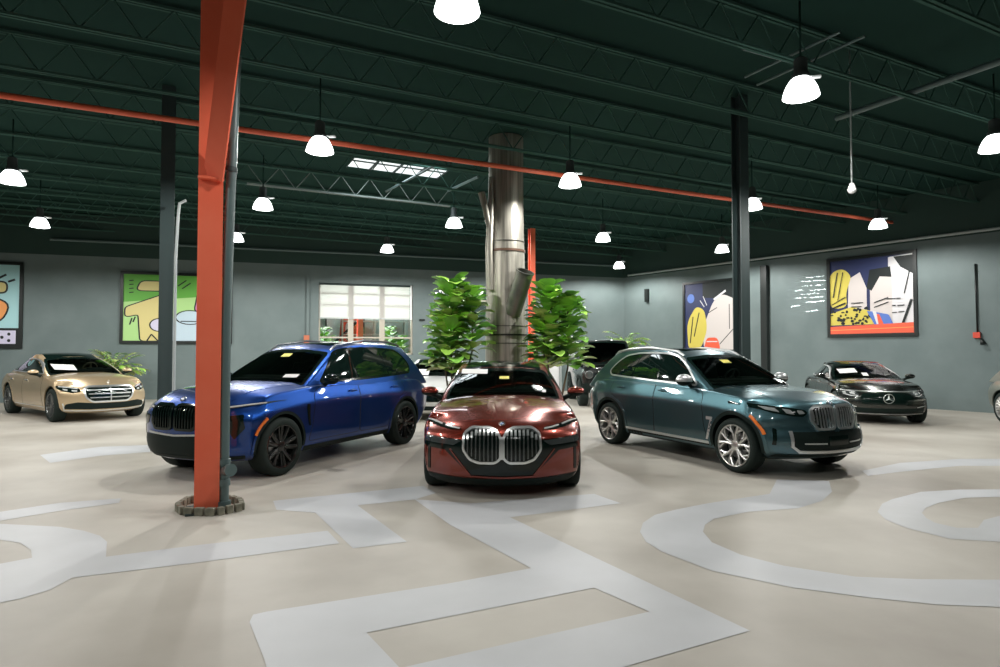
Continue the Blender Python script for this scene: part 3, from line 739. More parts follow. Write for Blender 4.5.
def gold_sedan():
    P = paint('champagne_gold_paint', (.62, .47, .29), .6, .34)
    S = sed_spec(name='sedan', label='champagne gold sedan with a chrome barred grille', loc=(-10.10, 15.6), heading=-38, paint=P, seat=M['leather_tan'], wheelmat=M['leather_tan'], rim=M['rimgrey'], cowl_r=.13)
    c = car(S); hs, root = c['hs'], c['root']; root.scale = (1.05, 1.05, 1.10); sedan_base(c, roofm=M['gloss'])
    k = fillet([(-.50, .70), (-.42, .755), (.42, .755), (.50, .70), (.47, .54), (.36, .445), (-.36, .445), (-.47, .54)], .05)
    gr = patch('grille', [(k, [])], 'F', hs, .006, .01, M['gloss'], root, .05)
    patch('grille_frame', [ring2(k, -.012, .022)], 'F', hs, .02, .03, M['chrome'], gr, .04)
    patch('grille_bars', [stroke([(-.46+.03*i, z), (.46-.03*i, z)], .022) for i, z in enumerate((.685, .61, .53))]+[stroke([(0, .45), (0, .75)], .022)], 'F', hs, .022, .02, M['chrome'], gr, .05)
    for o, s in zip(both(c, 'headlamp', fillet([(.56, .66), (.58, .735), (.72, .765), (.90, .785), (.91, .74), (.85, .68), (.70, .64)], .03), 'F', hs, .006, .01, M['gloss'], res=.04), (1, -1)):
        for q in (stroke([(.60, .72), (.72, .748), (.86, .765)], .02), stroke([(.62, .675), (.70, .685)], .03), stroke([(.76, .695), (.82, .71)], .03)):
            q = q if s > 0 else (mir(q[0]), []); patch('lamp_lens', [q], 'F', hs, .011, .01, M['lampwhite'], o, .03)
    patch('front_intake', [(fillet([(-.80, .40), (-.62, .44), (-.30, .41), (.30, .41), (.62, .44), (.80, .40), (.82, .30), (.40, .28), (-.40, .28), (-.82, .30)], .03), [])], 'F', hs, .005, .01, M['plastic'], root, .06)
    patch('bumper_trim', [stroke([(-.84, .42), (-.80, .27), (-.40, .255), (0, .25), (.40, .255), (.80, .27), (.84, .42)], .02)], 'F', hs, .014, .02, M['chrome'], root, .05)
    for vw in 'LR': patch('sill_strip', [stroke([(-.5, .30), (-2.66, .30)], .018)], vw, hs, .008, .01, M['chrome'], root, .08)
    bm = bmesh.new(); p, n = hs.hit('T', .66, 0); star(bm, p+V((0, 0, .045)), .035); box(bm, p+V((0, 0, .005)), (.015, .015, .02)); obj('bonnet_ornament', bm, M['chrome'], root)
    notice(c, -.38, 1.16, .42, .12, M['paper'], R(-3))
    return c
def black_sedan():
    P = paint('black_metallic_paint', (.03, .034, .03), .8, .24)
    S = sed_spec(name='sedan', label='black sedan with a round star badge on its grille', loc=(9.08, 15.0), heading=-105, paint=P, wb=2.95, xr=-3.95, seat=M['leather_dark'],
        gh=dict(z0=.91, xcb=-.38, xct=-1.55, xrb=-3.75, xrt=-2.7, zr=[(0, 1.29), (.2, 1.36), (.55, 1.40), (.85, 1.37), (1, 1.33)], crown=.035,
            Wb=[(0, .76), (.3, .86), (.7, .87), (1, .83)], Wt=[(0, .50), (.4, .58), (.8, .62), (1, .61)], bf=.20, bb=.2), cowl_r=.13)
    S.update(ztop=[(-3.95, .95), (-3.5, 1.02), (-2.8, 1.02), (-.9, 1.03), (-.6, 1.02), (0, .97), (.45, .89), (.74, .80), (.84, .75)], zsh=[(-3.95, .91), (-3.0, .97), (-1, .96), (-.3, .935), (.3, .865), (.65, .79), (.84, .71)],
             W=[(-3.95, .86), (-3.5, .925), (-2.9, .945), (-1.5, .93), (0, .945), (.4, .94), (.84, .90)], zb=[(-3.95, .32), (-3.4, .22), (-2.9, .19), (0, .18), (.5, .18), (.84, .19)])
    c = car(S); hs, root = c['hs'], c['root']
    sedan_base(c, trim=M['chrome'], roofm=M['gloss'], dlo=fillet([(-.90, 1.0), (-1.3, 1.18), (-1.7, 1.295), (-2.3, 1.31), (-2.8, 1.24), (-3.3, 1.08), (-3.2, 1.045), (-2.0, 1.02)], [.04, .2, .2, .3, .2, .06, .06, .3]))
    k = fillet([(-.48, .72), (.48, .72), (.55, .60), (.50, .46), (-.50, .46), (-.55, .60)], .03)
    gr = patch('grille', [(k, [])], 'F', hs, .006, .01, M['gloss'], root, .05)
    patch('grille_bar', [stroke([(-.74, .755), (-.4, .748), (0, .745), (.4, .748), (.74, .755)], .016)], 'F', hs, .016, .02, M['chrome'], root, .05)
    bm = bmesh.new(); p, n = hs.hit('F', 0, .60); star(bm, p+V((.018, 0, 0)), .105); obj('badge', bm, M['chrome'], gr)
    bm = bmesh.new(); p, n = hs.hit('F', 0, .785); ball(bm, p+V((.004, 0, 0)), (.006, .028, .022)); obj('bonnet_badge', bm, M['bwhite'], root)
    for o, s in zip(both(c, 'headlamp', fillet([(.55, .64), (.58, .735), (.74, .765), (.89, .785), (.90, .74), (.84, .67), (.70, .62)], .02), 'F', hs, .006, .01, M['lampgrey'], res=.04), (1, -1)):
        for q in (stroke([(.60, .72), (.74, .752), (.87, .77)], .018), stroke([(.60, .655), (.70, .645), (.82, .68)], .014), stroke([(.62, .69), (.70, .70)], .03), stroke([(.76, .705), (.82, .715)], .03)):
            q = q if s > 0 else (mir(q[0]), []); patch('lamp_lens', [q], 'F', hs, .011, .01, M['lampwhite'], o, .03)
    patch('front_intake', [(fillet([(-.82, .40), (-.5, .38), (.5, .38), (.82, .40), (.80, .27), (-.80, .27)], .03), [])], 'F', hs, .005, .01, M['plastic'], root, .06)
    patch('bumper_trim', [stroke([(-.80, .255), (0, .245), (.80, .255)], .014)], 'F', hs, .012, .02, M['chrome'], root, .05)
    both(c, 'bumper_fin', stroke([(.62, .40), (.84, .43)], .014)[0], 'F', hs, .012, .015, M['chrome'], res=.04)
    notice(c, -.36, 1.18, .40, .10, M['paper'], R(4)); notice(c, -.02, 1.10, .13, .07, M['paper'], 0, 'dashboard_card')
    return c
def white_sedan():
    P = paint('white_paint', (.72, .72, .70), 0, .35)
    S = sed_spec(name='sedan', label='white car parked behind the blue SUV and the red sedan', loc=(-1.75, 15.6), heading=-91, paint=P, seat=M['leather_dark'])
    c = car(S); hs, root = c['hs'], c['root']; sedan_base(c, roofm=M['gloss'])
    k = fillet([(-.46, .70), (.46, .70), (.40, .48), (-.40, .48)], .04)
    patch('grille', [(k, [])], 'F', hs, .006, .01, M['gloss'], root, .05)
    both(c, 'headlamp', fillet([(.56, .66), (.58, .72), (.74, .755), (.89, .77), (.85, .69), (.70, .65)], .02), 'F', hs, .006, .01, M['lampgrey'], res=.04)
    patch('front_intake', [(fillet([(-.80, .38), (.80, .38), (.76, .28), (-.76, .28)], .03), [])], 'F', hs, .005, .01, M['plastic'], root, .06)
    notice(c, -.34, 1.13, .40, .14, M['paper'])
    return c
def grey_sedan():
    P = paint('olive_grey_paint', (.30, .31, .26), .7, .32)
    S = sed_spec(name='sedan', label='olive grey car cut off by the right edge of the photo', loc=(12.1, 11.3), heading=-101, paint=P, xr=-4.2,
        gh=dict(z0=.93, xcb=-.40, xct=-1.55, xrb=-4.2, xrt=-3.55, zr=[(0, 1.46), (.2, 1.55), (.55, 1.58), (.85, 1.54), (1, 1.47)], crown=.04, Wb=[(0, .80), (.3, .88), (.7, .88), (1, .84)], Wt=[(0, .56), (.4, .62), (.8, .64), (1, .63)], bf=.20, bb=.16), seat=M['leather_dark'])
    c = car(S); hs, root = c['hs'], c['root']; sedan_base(c, dlo=fillet([(-.95, 1.06), (-1.3, 1.28), (-1.7, 1.45), (-2.5, 1.49), (-3.1, 1.45), (-3.5, 1.22), (-3.4, 1.12), (-2.0, 1.08)], [.04, .2, .2, .3, .2, .06, .06, .3]))
    for vw in 'LR': patch('tail_lamp', [(fillet([(-4.0, .80), (-4.5, .78), (-4.5, .92), (-4.05, .93)], .03), [])], vw, hs, .005, .01, M['redlens'], root, .05)
    both(c, 'headlamp', fillet([(.56, .66), (.58, .72), (.74, .755), (.89, .77), (.85, .69), (.70, .65)], .02), 'F', hs, .006, .01, M['lampgrey'], res=.04)
    patch('grille', [(fillet([(-.46, .70), (.46, .70), (.40, .48), (-.40, .48)], .04), [])], 'F', hs, .006, .01, M['gloss'], root, .05)
    return c
def boxy_suv():
    P = paint('black_paint', (.012, .014, .013), .3, .25)
    S = dict(name='off_roader', label='black boxy off-roader with an upright windscreen parked behind the teal SUV', cat='car', loc=(3.38, 19.3), heading=-90, paint=P,
        xf=.62, xr=-3.6, wb=2.85, R=.41, Rr=.25, tw=.27, track=.95, wheel='plain', rim=M['rimblack'],
        ztop=[(-3.6, 1.25), (-.7, 1.27), (-.3, 1.26), (.5, 1.22), (.62, 1.2)], zsh=[(-3.6, 1.22), (-.7, 1.22), (.5, 1.17), (.62, 1.14)],
        W=[(-3.6, .90), (-2, .93), (0, .95), (.62, .92)], zb=[(-3.6, .5), (-3, .40), (0, .40), (.62, .42)], sec=SEC_SUV,
        front=[(0, -.1), (.2, -.01), (.5, 0), (.88, -.01), (1, -.05)], planf=(.08, 6), planb=(.08, 6), back=[(0, -.08), (.5, 0), (1, -.02)], cowl_r=.16, roofz=2.1,
        gh=dict(z0=1.15, xcb=-.50, xct=-.86, xrb=-3.58, xrt=-3.5, zr=[(0, 2.04), (.5, 2.07), (1, 2.02)], crown=.03, Wb=[(0, .89), (1, .87)], Wt=[(0, .76), (1, .74)], bf=.08, bb=.05))
    c = car(S); hs, root = c['hs'], c['root']
    side_windows(c, fillet([(-.86, 1.33), (-1.02, 1.93), (-3.4, 1.95), (-3.42, 1.34)], .05), [(-1.8, -1.8), (-2.6, -2.6)], M['gloss'], .02)
    arches(c, M['plastic'], -.004, .09, .03)
    doors(c, [('front_door', fillet([(-.6, .55), (-.62, 1.2), (-1.75, 1.2), (-1.75, .55)], .05), -1.6)], 1.08)
    gr = patch('grille', [(fillet([(-.48, 1.07), (.48, 1.07), (.48, .82), (-.48, .82)], .03), [])], 'F', hs, .006, .012, M['gloss'], root, .06)
    patch('grille_bars', [stroke([(-.46, z), (.46, z)], .02) for z in (1.0, .94, .88)], 'F', hs, .016, .015, M['rimgrey'], gr, .08)
    for s in (1, -1):
        p, n = hs.hit('F', s*.70, .98); bm = bmesh.new()
        lathe(bm, [(.125, -.02), (.125, .02), (.105, .035), (.10, .02)], 28, 'Z'); bm.transform(Matrix.Translation(p) @ n.to_track_quat('Z', 'Y').to_matrix().to_4x4())
        o = obj('headlamp', bm, M['rimgrey'], root)
        bm = bmesh.new(); lathe(bm, [(.10, .018), (.06, .03), (0, .034)], 24, 'Z'); bm.transform(Matrix.Translation(p) @ n.to_track_quat('Z', 'Y').to_matrix().to_4x4()); obj('lamp_lens', bm, M['lampgrey'], o)
        p, n = hs.hit('T', .30, s*.78); bm = bmesh.new(); box(bm, p+V((0, 0, .03)), (.16, .09, .06), bev=.02); obj('turn_signal', bm, M['lampgrey'], root, smooth=40)
        p, n = hs.hit('F', s*.66, .62); bm = bmesh.new(); box(bm, p+V((.02, 0, 0)), (.03, .13, .08), bev=.008); obj('fog_lamp', bm, M['lampwhite'], root, smooth=40)
    patch('bumper', [(fillet([(-.92, .72), (.92, .72), (.92, .50), (-.92, .50)], .04), [])], 'F', hs, .05, .06, M['plastic'], root, .08)
    mirrors(c, -.75, 1.06, 1.40, (.06, .10, .11))
    return c
for f in (teal_suv, blue_suv, red_sedan, gold_sedan, black_sedan, white_sedan, grey_sedan, boxy_suv): f()
# ---------------------------------------------------------------- camera
FPX, HOR, CAMH = 621.0, 351.5, 1.68
PITCH = math.atan((HOR-333.5)/FPX)
cd = bpy.data.cameras.new('camera'); co = bpy.data.objects.new('camera', cd); C.objects.link(co)
cd.sensor_width = 36; cd.lens = FPX/1000*36; cd.clip_start = .05; cd.clip_end = 200
co.location = (0, 0, CAMH); co.rotation_euler = (pi/2+PITCH, 0, 0)
bpy.context.scene.camera = co
def ray(px, py):
    u, v = (px-500)/FPX, -(py-333.5)/FPX
    return V((u, cos(PITCH)-v*sin(PITCH), sin(PITCH)+v*cos(PITCH)))
def ground(px, py, z=0):
    d = ray(px, py); t = (z-CAMH)/d.z; return V((0, 0, CAMH))+d*t
def wallpt(w, px, py):
    p0, d, n = w; r = ray(px, py); t = (p0-V((0, 0, CAMH))).dot(n)/r.dot(n); return V((0, 0, CAMH))+r*t
ANG = R(26.5); UD, VD = V((-sin(ANG), cos(ANG), 0)), V((cos(ANG), sin(ANG), 0))
def UV(u, v, z=0): return UD*u+VD*v+V((0, 0, z))
# ---------------------------------------------------------------- setting
M['floor'] = noise_mix(mat('polished_concrete', (.4, .36, .31), .4, spec=.18), rgb(156, 149, 138), rgb(202, 198, 188), .45, 8, .3, .7, (.38, .6), (1, 1, 1))
M['band'] = noise_mix(mat('pale_floor_paint', (.5, .5, .53), .4, spec=.18), rgb(178, 180, 181), rgb(202, 204, 207), .6, 6, .3, .7, (.38, .55))
def shade_above(m, z, col, op='GREATER_THAN'):
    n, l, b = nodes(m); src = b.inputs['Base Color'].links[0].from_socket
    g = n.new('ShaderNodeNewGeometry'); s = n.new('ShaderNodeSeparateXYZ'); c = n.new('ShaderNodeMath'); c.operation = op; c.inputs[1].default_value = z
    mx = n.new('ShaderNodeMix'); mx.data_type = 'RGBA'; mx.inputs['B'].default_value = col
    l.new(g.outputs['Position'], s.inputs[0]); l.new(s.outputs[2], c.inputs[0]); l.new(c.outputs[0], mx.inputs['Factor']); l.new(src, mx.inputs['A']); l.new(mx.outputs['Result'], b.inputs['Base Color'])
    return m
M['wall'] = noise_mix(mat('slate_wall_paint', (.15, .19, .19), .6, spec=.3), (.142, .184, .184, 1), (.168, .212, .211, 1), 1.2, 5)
shade_above(M['wall'], 4.95, (.030, .062, .052, 1))   # shade above the lamp cutoff is painted into the wall colour
M['ceil'] = mat('dark_ceiling_paint', (.018, .047, .039), .9, spec=.05)
M['joist'] = mat('joist_paint', (.052, .112, .093), .9, spec=.05)
M['steel'] = mat('dark_painted_steel', (.032, .052, .052), .5)
M['orange'] = noise_mix(mat('orange_steel_paint', (.7, .13, .06), .45), rgb(243, 108, 76), rgb(248, 120, 88), 2, 4)
M['pipe'] = mat('grey_green_pipe_paint', (.10, .15, .15), .4)
M['pipelight'] = mat('light_grey_pipe', (.42, .46, .46), .4)
M['frame'] = mat('black_frame', (.008, .012, .011), .4)
M['stone'] = noise_mix(mat('grey_paver', (.2, .2, .17), .85), rgb(112, 112, 98), rgb(150, 146, 130), 14, 5, bump=.4)
W0, WD = V((-12.3, 21.8, 0)), V((.952, .306, 0)).normalized(); WN = V((WD.y, -WD.x, 0))
K0 = V((5.54, 27.5, 0)); KD = V((.603, -.798, 0)).normalized(); KN = V((KD.y, -KD.x, 0))
BW, RW = (W0, WD, WN), (K0, KD, KN)
CEIL = 6.4
def wall_with_holes(name, p0, d, n, s0, s1, h, holes, thick=.25):
    """holes: (s0, s1, z0, z1) along the wall"""
    bm = bmesh.new(); xs = sorted({s0, s1, *[q for H in holes for q in H[:2]]}); zs = sorted({0, h, *[q for H in holes for q in H[2:]]})
    for i in range(len(xs)-1):
        for j in range(len(zs)-1):
            cx, cz = (xs[i]+xs[i+1])/2, (zs[j]+zs[j+1])/2
            if any(H[0] < cx < H[1] and H[2] < cz < H[3] for H in holes): continue
            prism(bm, [(xs[i], zs[j]), (xs[i+1], zs[j]), (xs[i+1], zs[j+1]), (xs[i], zs[j+1])], 0, -thick, lambda a, b, t: p0+d*a+V((0, 0, b))+n*t)
    bmesh.ops.remove_doubles(bm, verts=bm.verts, dist=1e-4); bmesh.ops.recalc_face_normals(bm, faces=bm.faces)
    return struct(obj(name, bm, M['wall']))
def sw(w, px, py): p = wallpt(w, px, py); return (p-w[0]).dot(w[1]), p.z
bm = bmesh.new(); box(bm, (0, 12, -.1), (70, 60, .2)); floor = struct(obj('floor', bm, M['floor']))
bm = bmesh.new(); box(bm, (0, 12, CEIL+.1), (70, 60, .2))
SKY = [ground(345.7, 167.6, CEIL), ground(360, 154.6, CEIL)]
a0, b0 = SKY[0], SKY[0]+VD*2.5; c0_ = SKY[0]-UD*1.22
cut = bmesh.new(); q = [a0, b0, b0-UD*1.22, c0_]
bm.free(); bm = bmesh.new()
# ceiling slab with the rooflight opening: strips around it in the roof axes
cu, cv = a0.dot(UD), a0.dot(VD)
for (u0, u1, v0, v1) in ((-20, cu-1.22, -34, 34), (cu, 45, -34, 34), (cu-1.22, cu, -34, cv), (cu-1.22, cu, cv+2.5, 34)):
    prism(bm, [(u0, v0), (u1, v0), (u1, v1), (u0, v1)], CEIL, CEIL+.2, lambda a, b, t: UV(a, b, t))
bmesh.ops.recalc_face_normals(bm, faces=bm.faces); struct(obj('ceiling', bm, M['ceil']))
# window in the back wall
s0, z1 = sw(BW, 319, 282.5); s1, _ = sw(BW, 413, 286.3); _, zb_ = sw(BW, 320, 317.5); WZ0 = z1-2.75
g0, gz1 = sw(BW, 449, 285); g1 = g0+1.9; _, gz0 = sw(BW, 455, 325)
d0, dz1 = sw(BW, 546, 345); d1, _ = sw(BW, 560, 345); dz1 = 2.35
holes = [(s0, s1, WZ0, z1), (g0, g1, gz0, gz1), (d0, d1, 0, dz1)]
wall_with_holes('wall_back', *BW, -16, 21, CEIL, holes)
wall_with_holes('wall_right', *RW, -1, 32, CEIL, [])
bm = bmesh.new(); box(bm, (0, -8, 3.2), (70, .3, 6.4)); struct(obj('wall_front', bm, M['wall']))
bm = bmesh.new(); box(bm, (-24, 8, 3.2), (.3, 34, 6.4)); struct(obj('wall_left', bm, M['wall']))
# ---- window 1: frame, mullions, glass, blind
M['winframe'] = mat('beige_window_frame', (.50, .46, .38), .5)
M['blind'] = bpy.data.materials.new('white_roller_blind'); M['blind'].use_nodes = True
n, l, b = nodes(M['blind']); tr = n.new('ShaderNodeBsdfTranslucent'); df = n.new('ShaderNodeBsdfDiffuse'); mx = n.new('ShaderNodeMixShader'); mx.inputs[0].default_value = .6
tr.inputs[0].default_value = (.86, .85, .83, 1); df.inputs[0].default_value = (.8, .79, .77, 1); l.new(df.outputs[0], mx.inputs[1]); l.new(tr.outputs[0], mx.inputs[2]); l.new(mx.outputs[0], n['Material Output'].inputs[0])
M['pane'] = glass_mat(); M['pane'].node_tree.nodes['Transparent BSDF'].inputs[0].default_value = (.82, .9, .88, 1); M['pane'].name = 'window_glass'
def at_wall(w, s, z, n): return w[0]+w[1]*s+V((0, 0, z))+w[2]*n
def wbox(bm, w, s0, s1, z0, z1, n0, n1, mi=0):
    prism(bm, [(s0, z0), (s1, z0), (s1, z1), (s0, z1)], n0, n1, lambda a, b, t: at_wall(w, a, b, t), mi)
def fix(bm): bmesh.ops.recalc_face_normals(bm, faces=bm.faces); return bm
def window(name, s0, s1, z0, z1, nm, hz, blind_to):
    root = empty(name, at_wall(BW, (s0+s1)/2, z0, 0)); struct(root); inv = -root.location
    bm = bmesh.new()
    for (a, b, c, d) in ((s0, s0+.06, z0, z1), (s1-.06, s1, z0, z1), (s0, s1, z1-.06, z1), (s0, s1, z0, z0+.06)): wbox(bm, BW, a, b, c, d, -.22, -.10)
    for i in range(1, nm): m = s0+(s1-s0)*i/nm; wbox(bm, BW, m-.10, m+.10, z0, z1, -.20, -.11)
    for z in hz: wbox(bm, BW, s0, s1, z-.03, z+.03, -.19, -.12)
    bm.transform(Matrix.Translation(inv)); obj('window_frame', fix(bm), M['winframe'], root)
    bm = bmesh.new(); wbox(bm, BW, s0, s1, z0, z1, -.165, -.155); bm.transform(Matrix.Translation(inv)); obj('glass', fix(bm), M['pane'], root)
    return root
H = z1-zb_
window('window_1', s0, s1, WZ0, z1, 3, [z1-H*.30, z1-H*.62, zb_-.75], zb_)
r_ = empty('roller_blind', at_wall(BW, (s0+s1)/2, zb_, 0)); tag(r_, 'white roller blind half drawn over the window behind the blue SUV', 'blind')
bm = bmesh.new(); wbox(bm, BW, s0+.02, s1-.12, zb_, z1-.03, -.085, -.082); bm.transform(Matrix.Translation(-r_.location)); obj('blind_fabric', fix(bm), M['blind'], r_)
bm = bmesh.new(); wbox(bm, BW, s0+.02, s1-.12, zb_-.03, zb_+.02, -.095, -.07); bm.transform(Matrix.Translation(-r_.location)); obj('bottom_bar', fix(bm), M['alu'], r_)
bm = bmesh.new(); tube(bm, [at_wall(BW, s0+.02, z1-.04, -.05)-r_.location, at_wall(BW, s1-.10, z1-.04, -.05)-r_.location], .035, 10); obj('roller_tube', bm, M['steel'], r_, smooth=40)
bm = bmesh.new(); wbox(bm, BW, s1-.10, s1-.03, zb_-.03, z1, -.09, -.03); bm.transform(Matrix.Translation(-r_.location)); obj('side_channel', fix(bm), M['bwhite'], r_)
window('window_2', g0, g1, gz0, gz1, 2, [gz1-.6], gz0)
# room beyond the glass
M['outer'] = noise_mix(mat('pale_hall_wall', (.5, .53, .5), .7), (.36, .42, .41, 1), (.55, .58, .55, 1), 1.5, 3)
bm = bmesh.new(); wbox(bm, BW, s0-4, s1+9, 0, 5.5, -4.2, -4.4); struct(obj('wall_beyond', fix(bm), M['outer']))
# door in the back wall
dr = empty('door_1', at_wall(BW, (d0+d1)/2, 0, 0)); struct(dr); bm = bmesh.new(); wbox(bm, BW, d0, d1, 0, dz1, -.12, -.07); bm.transform(Matrix.Translation(-dr.location)); obj('door_leaf', fix(bm), M['bwhite'], dr)
bm = bmesh.new()
for a, b in ((d0-.06, d0), (d1, d1+.06)): wbox(bm, BW, a, b, 0, dz1, -.05, .03)
wbox(bm, BW, d0-.06, d1+.06, dz1, dz1+.06, -.05, .03); bm.transform(Matrix.Translation(-dr.location)); obj('door_frame', fix(bm), M['pipelight'], dr)
bm = bmesh.new(); box(bm, at_wall(BW, d0+.08, 1.05, -.03)-dr.location, (.03, .06, .12)); obj('door_handle', bm, M['alu'], dr)
# ---- painted graphics on the floor
def band(outer, holes=[], name='floor_graphic'):
    P = [tuple(ground(*p).xy) for p in outer]; Hs = [[tuple(ground(*p).xy) for p in h] for h in holes]
    if area2(P) < 0: P = P[::-1]
    ov, tris = tri2(P, Hs, 1.0); me = bpy.data.meshes.new(name)
    me.from_pydata([(v.x, v.y, .0025) for v in ov], [], [t if geometry.normal([V((*ov[i], 0)) for i in t]).z > 0 else t[::-1] for t in tris])
    return struct(link(name, me, M['band'], floor))
def sm(p, n=3):
    for _ in range(n):
        q = []
        for i in range(len(p)):
            a, b = V(p[i]), V(p[(i+1) % len(p)]); q += [tuple(a*.75+b*.25), tuple(a*.25+b*.75)]
        p = q
    return p
band([(-60, 523), (0, 524), (60, 527), (84, 531), (100, 536), (107, 542), (106, 557), (200, 545), (327.5, 531), (339.5, 543.6), (200, 562.5), (72, 578), (50, 590), (20, 599), (0, 603), (-60, 608)], [[(-60, 537), (0, 540), (20, 543), (31, 550), (32, 558), (0, 564), (-60, 569)]])
band([(273, 501), (423, 486), (436, 493), (416, 499.5), (357.5, 505.5), (407, 542), (353, 548.5), (315.5, 513), (276.5, 510)])
band([(414.5, 499.5), (471.5, 503.4), (594, 494), (621, 503.5), (510, 517.5), (750, 631), (625, 667), (560, 686), (300, 745), (275, 700), (264.5, 660), (249.5, 622.5), (253, 615), (266, 612), (330, 602), (450, 583.5), (531, 568.5), (450, 525)],
     [[(366.5, 633), (450, 616.5), (594, 588), (649.5, 612), (450, 657), (400, 668.5)]])
band([(777, 479.6), (769.6, 494), (730, 500), (705, 504), (675, 510), (655, 515), (643, 523), (640, 532), (646, 542), (662, 552), (712, 571), (791, 587.6), (870, 598), (939, 605), (1000, 607.4), (1080, 607), (1080, 580), (1000, 580), (920, 579.5), (856, 577), (784, 566), (741, 555), (712, 542.6), (703, 532), (705, 525), (714, 519), (748, 512), (798, 508.4), (822, 501), (832, 492), (829, 481)])
band([(877.6, 512), (882, 504), (892, 499.4), (921, 492), (960, 489.7), (1000, 489.5), (1060, 491), (1060, 500), (1000, 497), (965, 498), (939, 503), (926, 508), (922, 513), (926, 518), (935, 523), (957, 528), (978, 528), (984, 520), (1000, 516), (1060, 512), (1060, 542), (1000, 542), (950, 539), (906, 528), (886, 520)])
band([(-40, 515), (0, 512), (60, 503), (121, 498.5), (119, 503), (60, 511), (0, 521), (-40, 527)])
band([(862, 471), (900, 463), (960, 459), (1040, 459), (1040, 466), (960, 466), (900, 472), (868, 476)])
band([(40, 455), (100, 447), (150, 445), (150, 452), (100, 456), (50, 463)])
# ---------------------------------------------------------------- steelwork and pipes
def ibeam(bm, p0, p1, h, w, up=V((0, 0, 1)), tf=.018, tw=.012, mi=0):
    d = (p1-p0); L = d.length; d.normalize(); s = d.cross(up).normalized(); u = s.cross(d)
    for (cu, cs, hu, ws) in ((h/2-tf/2, 0, tf, w), (-h/2+tf/2, 0, tf, w), (0, 0, h-2*tf, tw)):
        vs = []
        for e in (p0, p1):
            vs.append([bm.verts.new(e+u*(cu+a*hu/2)+s*(cs+b*ws/2)) for a, b in ((-1, -1), (-1, 1), (1, 1), (1, -1))])
        a, b = vs
        for k in range(4): bm.faces.new((a[k], a[(k+1) % 4], b[(k+1) % 4], b[k])).material_index = mi
        bm.faces.new(a[::-1]).material_index = mi; bm.faces.new(b).material_index = mi
CX = V((-3.11, 6.63, 0)); fdir = V((.43, -.9, 0)).normalized(); sdir = V((.9, .43, 0))
col = empty('steel_column', CX); tag(col, 'orange painted steel column standing in a ring of stone pavers', 'column')
bm = bmesh.new(); ibeam(bm, V((0, 0, 0)), V((0, 0, 6.38)), .24, .24, up=fdir); obj('column_shaft', fix(bm), M['orange'], col)
bm = bmesh.new(); p0 = fdir*.14+V((.015, 0, 3.50)); p1 = V((.74, -.92, 6.0)); ax = (p1-p0).normalized(); wd = ax.cross(V((-.18, -.98, 0))).normalized(); nn_ = wd.cross(ax); prism(bm, [(-.118, 0), (.118, 0), (.118, .024), (-.118, .024)], 0, (p1-p0).length, lambda a, b, t: p0+ax*t+wd*a-nn_*b); obj('brace', fix(bm), M['orange'], col)
bm = bmesh.new(); box(bm, fdir*.17+V((0, 0, 3.50)), (.25, .06, .03), rotz(atan2(sdir.y, sdir.x)), bev=.008); obj('brace_seat', bm, M['orange'], col)
bm = bmesh.new(); box(bm, (0, 0, .01), (.40, .40, .02), rotz(atan2(sdir.y, sdir.x))); obj('base_plate', bm, M['steel'], col)
PX = V((-2.93, 6.635, 0)); dp = empty('drain_pipe', PX); tag(dp, 'grey drain pipe running up beside the orange column', 'pipe')
bm = bmesh.new(); tube(bm, [(0, 0, .02), (0, 0, 2.0), (.02, .02, 3.3), (.06, .04, 4.9)], .05, 16); obj('pipe_run', bm, M['pipe'], dp, smooth=40)
for a_, b_, r_ in ((.02, .10, .072), (.26, .33, .064), (.48, .54, .064)):
    bm = bmesh.new(); tube(bm, [(0, 0, a_), (0, 0, b_)], r_, 16); obj('pipe_collar', bm, M['pipe'], dp, smooth=40)
bm = bmesh.new(); tube(bm, [(0, 0, .40), (.05, -.06, .43), (.10, -.10, .44)], .05, 14); obj('clean_out', bm, M['pipe'], dp, smooth=40)
bm = bmesh.new(); tube(bm, [(.095, -.096, .44), (.125, -.122, .443)], .066, 14); obj('clean_out_cap', bm, M['pipe'], dp, smooth=40)
bm = bmesh.new(); tube(bm, [(.02, .02, 3.62), (.025, .02, 3.67)], .066, 16); obj('pipe_bracket', bm, M['steel'], dp, smooth=40)
# ring of pavers round the base
ctr = ground(211, 503); ring_ = []
hexp = [ground(178, 510), ground(213, 514.5), ground(242, 509), ground(241, 502.5), ground(214, 498), ground(181, 502)]
hexp = [ground(*p).xy for p in ((177, 510.5), (183, 515), (216, 515.7), (242, 510.5), (240.5, 505.5), (231, 502.3), (189, 502.8))]
words = ['left end', 'left front corner', 'front left', 'front centre', 'front right', 'right front corner', 'right end']
blk = []
for i in range(len(hexp)):
    a, b = hexp[i], hexp[(i+1) % len(hexp)]; n_ = max(1, round((b-a).length/.105))
    for k in range(n_):
        p = a+(b-a)*(k+.5)/n_; ang = atan2((b-a).y, (b-a).x); L = (b-a).length/n_-.012
        bm = bmesh.new(); box(bm, (0, 0, .04), (L-.014, .055, .08), bev=.006); o = obj('paver', bm, M['stone'], None, (p.x, p.y, 0), ang); blk.append(o)
blk.sort(key=lambda o: (o.location.y > 6.62, o.location.x))
nf = sum(1 for o in blk if o.location.y <= 6.62)
ordn = ['first', 'second', 'third', 'fourth', 'fifth', 'sixth', 'seventh', 'eighth', 'ninth', 'tenth', 'eleventh']
for i, o in enumerate(blk):
    lb = f'grey stone paver, {ordn[i]} from the left along the front of the column ring' if i < nf else f'grey stone paver, {ordn[i-nf]} from the left along the back of the column ring'
    tag(o, lb, 'paver', 'pavers around the orange column')
